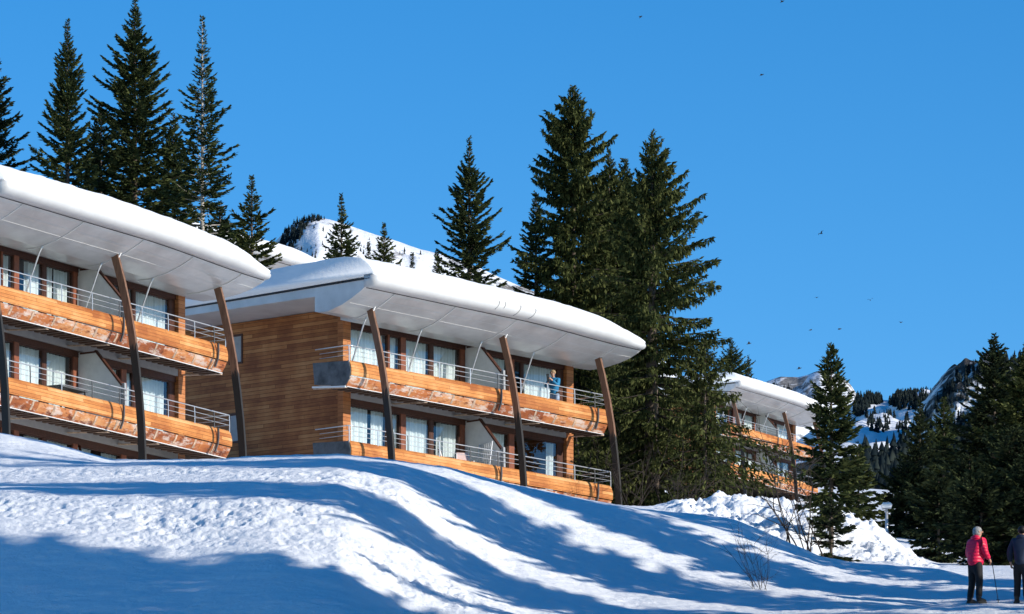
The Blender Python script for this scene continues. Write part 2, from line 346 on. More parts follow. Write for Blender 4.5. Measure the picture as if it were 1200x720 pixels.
def gz(X, Y):
    u = X/Y; x = 600+u*FOC; p = Y*(sA+u*cA)
    i = float(np.interp(x, TX, np.arange(len(TX)))); j = float(np.interp(p, TP, np.arange(len(TP))))
    i0, j0 = min(int(i), len(TX)-2), min(int(j), len(TP)-2); fi, fj = i-i0, j-j0
    return float((GZ[i0,j0]*(1-fi)+GZ[i0+1,j0]*fi)*(1-fj)+(GZ[i0,j0+1]*(1-fi)+GZ[i0+1,j0+1]*fi)*fj)
def at(px, Y): return (px-600)/FOC*Y
def ht(py, Y): return (HOR-py)/FOC*Y

# ------------------------------------------------------------------ mountains and far forests
def inpoly(x, y, poly):
    c = np.zeros(np.shape(x), bool); n = len(poly); j = n-1
    for i in range(n):
        xi, yi = poly[i]; xj, yj = poly[j]
        c ^= ((yi > y) != (yj > y)) & (x < (xj-xi)*(y-yi)/(yj-yi+1e-9)+xi); j = i
    return c
def ridge(name, label, crest, Yc, base_row, run, mat, amp, fs, seed, nx=260, nt=70, x0=None, x1=None):
    kx = [a for a, b in crest]; ky = [b for a, b in crest]
    xs = np.linspace(kx[0], kx[-1], nx); cr = np.interp(xs, kx, ky)
    ker = np.hanning(7); ker /= ker.sum(); cr = np.convolve(np.pad(cr, 3, mode='edge'), ker, 'valid')
    t = np.linspace(0, 1, nt); P = np.zeros((nx, nt+8, 3))
    for j, tt in enumerate(t):
        Y = Yc-run*(1-tt); row = base_row+(cr-base_row)*(tt**1.15)
        X = (xs-600)/FOC*Y; Z = (HOR-row)/FOC*Y
        w = amp*min(1, (1-tt)*6+0.12)
        Z = Z+w*fbm(X*fs, np.full_like(X, Y*fs), 6, seed, 0.55)
        P[:, j] = np.stack([X, np.full_like(X, Y), Z], 1)
    for k in range(8):
        P[:, nt+k] = P[:, nt-1]+np.stack([0*xs, np.full_like(xs, run*0.12*(k+1)), -np.full_like(xs, run*0.06*(k+1)**1.3)], 1)
    o = grid_mesh(name, P, mat); tag(o, label, None, kind='structure'); return P[:, :nt]
def far_trees(name, label, surf, polys, n, hlo, hhi, seed, mat=None, rows_jit=0):
    """many small ragged conifers on a surface, one mesh"""
    rng = np.random.RandomState(seed); nx, nt = surf.shape[:2]; V = []; Fc = []; cnt = 0; tries = 0
    pts = []
    while len(pts) < n and tries < n*60:
        tries += 1
        i = rng.rand()*(nx-1.01); j = rng.rand()*(nt-1.01); i0, j0 = int(i), int(j); fi, fj = i-i0, j-j0
        p = (surf[i0,j0]*(1-fi)+surf[i0+1,j0]*fi)*(1-fj)+(surf[i0,j0+1]*(1-fi)+surf[i0+1,j0+1]*fi)*fj
        sx = 600+FOC*p[0]/p[1]; sy = HOR-FOC*p[2]/p[1]
        for pl in polys:
            if inpoly(np.array(sx), np.array(sy), pl): pts.append(p); break
    for p in pts:
        h = hlo+(hhi-hlo)*rng.rand()**1.3; r = h*(0.17+0.10*rng.rand()); L = 7
        for k in range(L):
            z0 = h*(0.05+0.84*k/L); z1 = z0+h*(0.26-0.012*k); rr = r*(1-0.80*k/L)*(0.85+0.3*rng.rand()); m = 7
            ph = rng.rand()*6.28; o = len(V); V.append((p[0], p[1], p[2]+min(z1, h)))
            for q in range(m):
                a = ph+2*math.pi*q/m; ra = rr*(0.40+0.95*rng.rand()); V.append((p[0]+ra*math.cos(a), p[1]+ra*math.sin(a), p[2]+z0-h*0.06*rng.rand()))
            for q in range(m): Fc.append((o, o+1+q, o+1+(q+1) % m))
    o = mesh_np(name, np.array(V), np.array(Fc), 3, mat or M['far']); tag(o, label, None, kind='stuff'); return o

M['mtn_left'] = m_mountain('snow_mountain', 0.42, 0.016)
M['mtn_knob'] = m_mountain('rock_mountain', 0.49, 0.03, rock=((0.09, 0.09, 0.095), (0.34, 0.33, 0.32)))
M['mtn_steep'] = m_mountain('steep_rock', 0.505, 0.03, rock=((0.015, 0.02, 0.02), (0.12, 0.11, 0.105)))
M['piste'] = m_mountain('piste_snow', 0.20, 0.02)
s_left = ridge('snow_mountain', 'rounded snowy mountain far behind the middle chalet', [(250, 330), (300, 300), (322, 282), (335, 268), (345, 258), (365, 251), (385, 253), (402, 258), (430, 268), (460, 279), (490, 291), (515, 297), (560, 312), (600, 330), (680, 362), (750, 400), (800, 445), (840, 500), (900, 540), (1000, 560)], 4000, 580, 1300, M['mtn_left'], 60, 0.006, 3)
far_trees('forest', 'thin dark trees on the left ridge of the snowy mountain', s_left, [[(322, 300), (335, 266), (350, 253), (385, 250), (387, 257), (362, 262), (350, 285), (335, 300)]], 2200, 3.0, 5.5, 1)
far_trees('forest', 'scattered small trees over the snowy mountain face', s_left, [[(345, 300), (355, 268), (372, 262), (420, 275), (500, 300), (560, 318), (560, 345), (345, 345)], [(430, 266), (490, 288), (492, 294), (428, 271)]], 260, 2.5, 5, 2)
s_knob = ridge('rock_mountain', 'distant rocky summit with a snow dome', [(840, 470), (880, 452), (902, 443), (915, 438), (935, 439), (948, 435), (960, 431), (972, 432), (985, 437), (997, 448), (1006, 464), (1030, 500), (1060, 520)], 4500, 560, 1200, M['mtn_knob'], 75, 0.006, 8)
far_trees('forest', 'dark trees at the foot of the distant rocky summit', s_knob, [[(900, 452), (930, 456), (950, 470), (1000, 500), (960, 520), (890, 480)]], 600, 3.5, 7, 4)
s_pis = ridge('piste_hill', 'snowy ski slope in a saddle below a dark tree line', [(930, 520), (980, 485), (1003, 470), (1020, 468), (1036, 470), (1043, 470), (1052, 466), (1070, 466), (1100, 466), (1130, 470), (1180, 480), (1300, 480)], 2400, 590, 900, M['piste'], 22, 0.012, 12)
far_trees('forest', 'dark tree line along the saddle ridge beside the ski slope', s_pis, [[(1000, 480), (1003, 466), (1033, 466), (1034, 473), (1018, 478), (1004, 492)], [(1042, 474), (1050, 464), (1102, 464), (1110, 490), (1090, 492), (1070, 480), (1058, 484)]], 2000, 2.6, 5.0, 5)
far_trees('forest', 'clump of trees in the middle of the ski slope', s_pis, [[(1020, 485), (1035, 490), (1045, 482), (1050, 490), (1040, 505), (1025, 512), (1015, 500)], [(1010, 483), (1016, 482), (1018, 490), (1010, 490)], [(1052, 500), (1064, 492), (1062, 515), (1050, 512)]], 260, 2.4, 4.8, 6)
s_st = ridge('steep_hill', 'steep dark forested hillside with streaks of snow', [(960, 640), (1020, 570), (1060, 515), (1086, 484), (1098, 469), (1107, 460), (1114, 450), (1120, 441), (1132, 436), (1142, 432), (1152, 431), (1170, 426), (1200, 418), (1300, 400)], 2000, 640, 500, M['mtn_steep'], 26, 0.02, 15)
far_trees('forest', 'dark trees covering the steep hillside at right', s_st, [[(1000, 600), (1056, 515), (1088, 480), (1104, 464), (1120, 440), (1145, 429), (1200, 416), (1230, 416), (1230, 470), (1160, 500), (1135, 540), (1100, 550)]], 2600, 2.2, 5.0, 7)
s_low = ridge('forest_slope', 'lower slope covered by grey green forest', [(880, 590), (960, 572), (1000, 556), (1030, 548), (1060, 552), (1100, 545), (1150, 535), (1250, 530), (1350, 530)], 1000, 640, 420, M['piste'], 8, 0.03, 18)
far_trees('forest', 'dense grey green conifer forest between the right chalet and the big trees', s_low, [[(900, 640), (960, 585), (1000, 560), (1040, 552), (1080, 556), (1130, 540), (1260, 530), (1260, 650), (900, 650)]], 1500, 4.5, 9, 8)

# ------------------------------------------------------------------ chalets
def belly(u):
    d = -0.18*float(smooth01((u-6.0)/7.0))
    pts = [(1.2, 4.79), (1.85, 4.95), (2.35, 5.15), (2.75, 5.35), (2.95, 5.48)]
    return [(v, w+d*smooth01((v-1.2)/1.6)) for v, w in pts]
def snow_top(u): return float(np.interp(u, [-2.2, 1, 5, 9.3, 11, 11.8, 12.6, 13.1, 13.4], [6.58, 6.62, 6.60, 6.47, 6.36, 6.2, 6.0, 5.86, 5.76]))
def V3(u, v, w): return (u, -v, w)

def chalet(loc, rz, label, seed, base=-3.4, detail=True, props=(-0.73, 6.5, 12.0), cloth=None):
    rng = random.Random(seed)
    root = empty('chalet', loc, rz); tag(root, label, 'chalet', 'curved roof chalets on the snow slope')
    UE = 13.3
    # walls
    b = MB(); b.box(0, 0.18, 0.25, 8.2, base, 5.34); b.box(12.78, 12.96, 0.42, 8.2, base, 5.34); b.box(0.18, 12.78, 8.0, 8.2, base, 5.3)
    b.build('wall', M['siding'], root)
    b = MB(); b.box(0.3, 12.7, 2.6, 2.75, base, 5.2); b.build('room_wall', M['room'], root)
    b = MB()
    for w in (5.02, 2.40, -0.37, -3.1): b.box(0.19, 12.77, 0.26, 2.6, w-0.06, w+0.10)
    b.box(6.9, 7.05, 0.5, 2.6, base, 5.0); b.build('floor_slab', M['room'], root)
    if detail:
        for (w0, w1) in ((3.95, 4.86), (1.15, 2.06)):
            b = MB(); y0, y1 = 4.78, 5.30
            b.box(-0.03, 0.02, y0-0.07, y1+0.07, w1, w1+0.08); b.box(-0.03, 0.02, y0-0.07, y1+0.07, w0-0.07, w0); b.box(-0.03, 0.02, y0-0.07, y0, w0, w1); b.box(-0.03, 0.02, y1, y1+0.07, w0, w1)
            f = b.build('side_window', M['trim'], root); f['label'] = 'narrow grey window in the side wall'
            b = MB(); b.box(-0.015, 0.015, y0, y1, w0, w1); b.build('pane', M['shutter'], f)
    # pillars
    for u0, u1, mm in ((0, 0.41, 'pillar'), (12.56, 12.96, 'pillar')):
        b = MB(); b.box(u0, u1, 0.0, 0.45, base, 5.3); b.build('pillar', M[mm], root)
    # window bays
    bays = [(0.41, 2.58), (2.67, 3.28), (3.55, 4.92), (5.08, 6.58), (7.05, 9.36), (9.66, 10.10), (10.20, 12.25)]
    posts = [(2.58, 2.67, 'red'), (3.28, 3.55, 'red'), (4.92, 5.08, 'trim'), (6.58, 6.83, 'red'), (9.36, 9.66, 'red'), (10.10, 10.20, 'trim'), (12.25, 12.56, 'trim')]
    levels = [(2.60, 4.76, 4.96), (-0.17, 2.04, 2.24)] + ([(-2.95, -0.74, -0.54)] if detail else [])
    for li, (fl, hd, tp) in enumerate(levels):
        b = MB(); b.box(0.41, 12.56, 0.10, 0.30, hd, tp); b.build('header_beam', M['trim'], root)
        if li > 0:
            b = MB(); b.box(0.41, 12.56, 0.02, 0.28, tp, tp+0.42); b.build('lintel', M['lintel'], root)
        for u0, u1, mm in posts:
            b = MB(); b.box(u0, u1, 0.13 if mm == 'red' else 0.15, 0.30, fl-0.15, hd); b.build('mullion', M[mm], root)
        for wi, (u0, u1) in enumerate(bays):
            b = MB(); t = 0.045
            b.box(u0, u0+t, 0.16, 0.25, fl, hd); b.box(u1-t, u1, 0.16, 0.25, fl, hd); b.box(u0+t, u1-t, 0.16, 0.25, hd-t, hd); b.box(u0+t, u1-t, 0.16, 0.25, fl-0.12, fl+t)
            f = b.build('window', M['trim'], root)
            mesh_np('pane', [(u0+t-0.005, 0.20, fl+t-0.005), (u1-t+0.005, 0.20, fl+t-0.005), (u1-t+0.005, 0.20, hd-t+0.005), (u0+t-0.005, 0.20, hd-t+0.005)], [0, 1, 2, 3], 4, M['glass'], f)
            # curtains: wavy cloth, drawn to a different width in every bay
            W = u1-u0-2*t; mode = rng.random(); spans = []
            if W < 0.8: spans = [(0, 1)] if mode < 0.6 else [(0.0, 0.4)]
            elif mode < 0.55: spans = [(0.0, 1.0)]
            elif mode < 0.75: spans = [(0.0, 0.36), (0.62, 1.0)]
            elif mode < 0.88: spans = [(0.42, 1.0)]
            else: spans = [(0.0, 0.55)]
            if cloth and (li, wi) in cloth: spans = cloth[(li, wi)]
            for (a, c) in spans:
                n = max(8, int((c-a)*W/0.022)); us = np.linspace(u0+t+a*W, u0+t+c*W, n); ph = rng.random()*6
                vv = 0.36+0.045*np.sin(us*2*math.pi/0.17+ph+0.8*np.sin(us*5))+0.02*np.sin(us*23)
                ws = np.array([fl+0.03, (fl+hd)/2, hd-0.04])
                P = np.zeros((n, 3, 3)); P[:, :, 0] = us[:, None]; P[:, :, 1] = vv[:, None]*np.array([1.05, 1.0, 0.95])[None, :]; P[:, :, 2] = ws[None, :]
                grid_mesh('curtain', P, M['curtain'], f)
    # dividing fins between the two flats
    for (top, low) in ((4.90, 3.80), (2.22, 1.05)):
        fl = top-2.4
        b = MB(); pr = [(-0.12, fl), (1.5, fl), (1.5, low), (0.56, top-0.02), (-0.12, top-0.02)]
        o = [V3(6.84, v, w) for v, w in pr]+[V3(6.96, v, w) for v, w in pr]
        b.add(o, [(0,1,2,3,4), (9,8,7,6,5)]+[(i, (i+1) % 5+0, (i+1) % 5+5, i+5) for i in range(5)])
        f = b.build('dividing_fin', M['fin'], root)
        b = MB(); b.bar([V3(6.90, 0.52, top+0.0), V3(6.90, 1.54, low-0.02)], 0.15, 0.055, up=(0, -1, 0)); b.build('cap_board', M['trim'], f)
        b = MB(); b.bar([V3(6.90, -0.05, top-0.06), V3(6.90, 0.56, top-0.05)], 0.15, 0.06); b.build('cap_board', M['trim'], f)
        b = MB(); b.bar([V3(6.90, 1.58, low+0.05), V3(6.90, 1.60, low-0.7)], 0.13, 0.10, up=(1,0,0)); b.build('end_post', M['shutter'], f)
    # balconies
    for bi, wt in enumerate((3.14, 0.37)):
        d = wt-3.14; fw = 2.52+d; u0, u1 = -1.60, 12.80 if bi == 0 else 13.05
        b = MB(); b.box(u0+0.05, u1-0.05, -1.58, -0.02, fw-0.06, fw+0.07)
        n = int((u1-u0)/0.36)
        deck = b.build('balcony', M['lintel'], root)
        b = MB()
        for i in range(n+1):
            u = u0+0.15+i*(u1-u0-0.3)/n
            b.box(u-0.09, u+0.09, -1.47, -0.78, fw-0.295, fw-0.062)
        b.build('joist_row', M['joist'], deck)
        us = np.linspace(u0, u1, 60); bow = lambda u: 0.05*math.sin(math.pi*(u-u0)/(u1-u0))
        def strip(prof, thick):
            n_ = len(prof); P = [[V3(u, v+bow(u), w+d) for (v, w) in prof]+[V3(u, v+bow(u)-thick, w+d) for (v, w) in reversed(prof)] for u in us]
            m = MB(); k = 2*n_
            vs_ = [p for r in P for p in r]; fs = []
            for i in range(len(us)-1):
                for j in range(k): q = (j+1) % k; fs.append((i*k+j, (i+1)*k+j, (i+1)*k+q, i*k+q))
            fs.append(tuple(range(k))); fs.append(tuple((len(us)-1)*k+j for j in range(k-1, -1, -1)))
            m.add(vs_, fs); return m
        strip([(1.66, 3.14), (1.72, 3.05), (1.765, 2.92), (1.78, 2.78), (1.77, 2.62)], 0.06).build('parapet', M['parapet'], deck)
        strip([(1.725, 2.585), (1.66, 2.44), (1.57, 2.31), (1.53, 2.26)], 0.05).build('skirt_board', M['skirt'], deck)
        m = MB()
        for u in us[::1]: pass
        m.bar([V3(u, 1.53+bow(u), 2.248+d) for u in us], 0.06, 0.016); m.build('drip_edge', M['white'], deck)
        # brackets seen as pale blocks on the skirt and flat arms below
        k = 0
        for u in np.arange(u0+0.9, u1-0.3, 1.16):
            m = MB(); o = bow(u)
            m.bar([V3(u, 1.728+o, 2.58+d), V3(u, 1.668+o, 2.44+d), V3(u, 1.578+o, 2.31+d)], 0.10, 0.012, up=(0, -1, 0))
            m.build('clip', M['clip'], deck)
        for u in (u0+0.03, 2.7, 6.1, 9.0, u1-0.03):
            m = MB(); m.bar([V3(u, 0.02, 2.30+d), V3(u, 1.52, 2.215+d)], 0.16 if u > u0+1 else 0.08, 0.03); m.build('arm', M['clip'], deck)
        # railing
        m = MB(); top = 3.66+d
        for w, r in ((0, 0.019), (-0.17, 0.0095), (-0.33, 0.0095)):
            m.tube([V3(u, 1.66+bow(u), top+w) for u in us], r)
            m.tube([V3(u1, 1.66, top+w), V3(u1-0.02, 0.35, top+w)], r); m.tube([V3(u0, 1.66, top+w), V3(u0+0.02, 0.3 if w < 0 else 0.1, top+w)], r)
        rail = m.build('railing', M['steel'], deck)
        for u in (u0, -0.1, 1.5, 3.2, 4.9, 6.45, 7.75, 9.3, 10.9, 12.1, u1):
            m = MB(); o = bow(u)
            m.bar([V3(u, 1.66+o, top), V3(u, 1.675+o, top-0.25), V3(u, 1.675+o, 3.12+d), V3(u, 1.66+o, 2.95+d)], 0.02, 0.035, up=(1,0,0)); m.build('baluster_and_prop_shadow', M['dsteel'] if (bi == 1 and u in (1.5, 4.9)) or u in (12.1, 6.45) else M['steel'], rail)
        for u in (6.45, 12.1):  # cast shadows of the props, laid on the parapet as dark strips
            m = MB(); o = bow(u); m.bar([V3(u, 1.83+o, 3.1+d), V3(u, 1.835+o, 2.8+d), V3(u, 1.81+o, 2.6+d), V3(u, 1.70+o, 2.34+d)], 0.06, 0.05, up=(1,0,0)); m.build('baluster_and_prop_shadow', M['dsteel'], rail)
        # grey panel that closes the left end
        m = MB(); pr = [(0.02, 3.20), (1.66, 3.12), (1.76, 2.8), (1.70, 2.5), (1.50, 2.28), (0.10, 2.44)]
        o = [V3(u0-0.03, v, w+d) for v, w in pr]+[V3(u0+0.03, v, w+d) for v, w in pr]
        m.add(o, [tuple(range(6)), tuple(range(11, 5, -1))]+[(i, (i+1) % 6, (i+1) % 6+6, i+6) for i in range(6)])
        m.build('end_panel', M['panel'], deck)
        m = MB(); m.bar([V3(u0-0.02, 0.0, 2.36+d), V3(u0-0.02, 1.52, 2.24+d)], 0.05, 0.06); m.build('arm', M['white'], deck)
    # roof
    st = sorted(set([-2.2, -0.02, 0.0]+list(np.linspace(0.5, 13.3, 33))))
    secs = []
    for u in st:
        vb, wb = (0.62, 4.84) if u < -0.01 else (-0.27 if u > 12.9 else -0.12, 4.93)
        mid = (0.85, 4.80) if u < -0.01 else (0.5, 4.77)
        dl = belly(u)[-1][1]-5.48
        sec = [(-8.6, 5.36), (vb, 5.36), (vb, wb), mid]+belly(u)+[(2.95, 5.70+dl), (-8.6, 5.60)]
        secs.append([V3(u, v, w) for v, w in sec])
    m = MB(); k = len(secs[0]); fs = []
    for i in range(len(secs)-1):
        for j in range(k): q = (j+1) % k; fs.append((i*k+j, (i+1)*k+j, (i+1)*k+q, i*k+q))
    fs.append(tuple(range(k))); fs.append(tuple((len(secs)-1)*k+j for j in range(k-1, -1, -1)))
    m.add([p for s_ in secs for p in s_], fs); roof = m.build('roof', M['soffit'], root)
    # rounded eave along the front, and the dark groove under the snow on the gable
    m = MB(); us = np.linspace(-2.24, 13.26, 50); prof = [(2.90, 5.45), (3.04, 5.43), (3.18, 5.455), (3.30, 5.52), (3.375, 5.60), (3.40, 5.69), (3.385, 5.77), (3.32, 5.84), (3.2, 5.87), (2.90, 5.86)]
    P = []
    for u in us:
        dl = -0.18*float(smooth01((u-6.0)/7.0)); s_ = 1.0-0.5*float(smooth01((u-11.2)/2.1))
        P.append([V3(u, 2.9+(v-2.9)*s_, 5.45+dl+(w-5.45)*s_) for v, w in prof])
    k = len(prof); fs = []
    for i in range(len(us)-1):
        for j in range(k): q = (j+1) % k; fs.append((i*k+j, (i+1)*k+j, (i+1)*k+q, i*k+q))
    fs.append(tuple(range(k))); fs.append(tuple((len(us)-1)*k+j for j in range(k-1, -1, -1)))
    m.add([p for r in P for p in r], fs, True); ev = m.build('eave', M['eave'], roof)
    if detail and cloth and (0, 0) in cloth:
        for u, n0, n1 in ((4.35, 3, 7), (4.75, 4, 7), (5.5, 2, 7), (6.35, 2, 8)):
            dl = -0.18*float(smooth01((u-6.0)/7.0)); m = MB()
            m.bar([V3(u+0.05*(i-n0), v+0.006, w+dl-0.004) for i, (v, w) in enumerate(prof) if n0 <= i <= n1], 0.018, 0.012); m.build('eave_joint', M['dsteel'], ev)
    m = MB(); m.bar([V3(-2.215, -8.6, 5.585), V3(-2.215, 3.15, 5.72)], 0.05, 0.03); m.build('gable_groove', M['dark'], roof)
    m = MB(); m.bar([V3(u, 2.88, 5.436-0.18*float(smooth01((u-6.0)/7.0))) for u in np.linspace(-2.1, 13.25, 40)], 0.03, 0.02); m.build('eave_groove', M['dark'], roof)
    for u in (-0.6, 2.7, 6.1, 9.0, 11.9):
        m = MB(); bl = [(0.75, 4.79)]+belly(u)[:-1]+[(2.86, belly(u)[-1][1]-0.07)]
        m.bar([V3(u, v, w-0.012) for v, w in bl], 0.05, 0.03)
        m.build('soffit_rib', M['seam'], roof)
    m = MB()
    for v in (2.05, 2.45, 2.8):
        pts = []
        for u in np.linspace(-2.0, 13.25, 50):
            bl = belly(u); pts.append(V3(u, v, float(np.interp(v, [a for a, c in bl], [c for a, c in bl]))-0.004))
        m.bar(pts, 0.012, 0.006)
    m.build('panel_joint', M['seam'], roof)
    # snow lying on the roof
    us = np.concatenate([[-2.24, -2.22, -2.15, -2.0, -1.7], np.linspace(-1.3, 13.1, 110), [13.2, 13.25]])
    P = []
    for i, u in enumerate(us):
        T = snow_top(u); e = 1.0
        if i < 4: e = (0.975, 0.99, 0.997, 1.0)[i]
        s_ = (T-5.72)/0.88; dl = -0.18*float(smooth01((u-6.0)/7.0)); se = 1.0-0.5*float(smooth01((u-11.2)/2.1)); b0 = 5.45+dl+0.27*se
        back = [(-8.7, 5.62), (-8.75, 6.05), (-8.5, 6.38)]
        sec = [(v, w) for v, w in back]+[(v, 6.42+(T-6.42)*float(smooth01((v+8)/9.0))) for v in np.linspace(-7.5, 0.5, 11)]+[(1.3, T+0.03), (2.0, T+0.012), (2.4, T-0.03)]
        th = (T-b0)/0.88; sec += [(2.72, b0+(T-b0)*0.88), (2.95, b0+(T-b0)*0.72), (3.14, b0+(T-b0)*0.52), (3.29, b0+(T-b0)*0.34), (3.375-0.12*(1-th), b0+0.17*th), (3.27-0.12*(1-th), b0+0.08*th)]
        sec = [(v if v < 2.9 else 2.9+(v-2.9)*(0.15+0.85*se), w) for v, w in sec]
        row = []
        for v, w in sec:
            nz = 0.05*float(fbm(np.array(u*0.55+seed*9), np.array(v*0.55), 3, 5))+0.02*float(fbm(np.array(u*2.5+seed), np.array(v*2.5), 2, 8))
            vv = v+(nz*0.8 if v > 2.2 else 0); ww = w+(nz if w > 5.9 else 0)
            row.append(V3(u, vv, 5.62+(ww-5.62)*e))
        P.append(row)
    k = len(P[0]); m = MB(); fs = []
    for i in range(len(P)-1):
        for j in range(k): q = (j+1) % k; fs.append((i*k+j, (i+1)*k+j, (i+1)*k+q, i*k+q))
    fs.append(tuple(range(k))); fs.append(tuple((len(P)-1)*k+j for j in range(k-1, -1, -1)))
    m.add([p for r in P for p in r], fs, True); m.build('snow_cover', M['roof_snow'], roof)
    # timber props and thin steel struts
    for u in props:
        m = MB(); pts = [V3(u, v, w) for v, w in ((1.88, 5.0), (2.12, 4.2), (2.35, 3.3), (2.53, 2.4), (2.68, 1.4), (2.79, 0.5), (2.87, -0.4), (2.92, -1.4), (2.95, -3.2))]
        m.bar(pts, 0.25, 0.10, up=(1, 0, 0)); p = m.build('prop', M['post'], root)
        m = MB(); m.bar([V3(u, 2.10, 5.06), V3(u, 1.93, 4.80)], 0.05, 0.05); m.build('shoe', M['white'], p)
    for u in (2.7, 6.02, 9.0, -0.3):
        m = MB(); m.tube([V3(u, 1.36, 4.86), V3(u, 1.22, 4.62), V3(u, 0.62, 3.2), V3(u, 0.50, 2.6)], 0.028); m.build('strut', M['steel'], root)
    return root

def place(ox, oy, rz, du, dw, z0):
    """base of a chalet whose own corner lies du along its front"""
    return (ox+du*math.cos(rz), oy+du*math.sin(rz), z0+dw)
RZ2 = math.radians(50.889); B2 = (-5.907, 179.0, 25.657)
chalet(B2, RZ2, 'middle timber chalet showing its whole front and side wall, person in blue on the balcony', 11, cloth={(0,0): [(0,1)], (0,1): [(0,1)], (0,2): [(0,1)], (0,3): [(0,0.42),(0.46,1)], (0,5): [], (0,6): [(0.08,1)], (1,0): [(0,0.62),(0.66,1)], (1,1): [(0.5,1)], (1,2): [(0,1)], (1,3): [(0.28,1)], (1,5): [], (1,6): [(0.80,1)]})
RZ1 = math.radians(60.838); B1 = place(-15.893, 160.0, RZ1, -2.5, -0.86, 25.6)
chalet(B1, RZ1, 'nearest timber chalet, cut by the left edge, its roof tip overlapping the next roof', 4, props=(-1.55, 5.95, 11.95), cloth={(0,1): [(0.3,1)], (0,2): [(0.45,1)], (0,3): [(0.05,0.36),(0.45,1)], (0,4): [(0,0.5)], (0,5): [(0,1)], (0,6): [(0,1)], (1,1): [(0,1)], (1,2): [(0,1)], (1,3): [(0,0.92)], (1,4): [(0.5,1)], (1,5): [(0,1)], (1,6): [(0,1)]})
RZ3 = math.radians(59.89); B3 = (14.357, 365.0, 51.596)
chalet(B3, RZ3, 'farther timber chalet half hidden by conifers above the heap of ploughed snow', 23, detail=False, props=(-0.73, 7.3, 12.2))
Y4 = 262.0; RZ4 = math.radians(52.0)
u4 = (388-600)/FOC*Y4; z4 = (HOR-309)/FOC*Y4
B4 = (u4-13.3*math.cos(RZ4)-3*math.sin(RZ4), Y4-13.3*math.sin(RZ4)+3*math.cos(RZ4), z4-5.85)
chalet(B4, RZ4, 'chalet on the hill behind of which only the snowy curved roof end shows', 31, detail=False)
def loc2(u, v, w, B=B2, rz=RZ2):
    return Vector((B[0]+u*math.cos(rz)+v*math.sin(rz), B[1]+u*math.sin(rz)-v*math.cos(rz), B[2]+w))

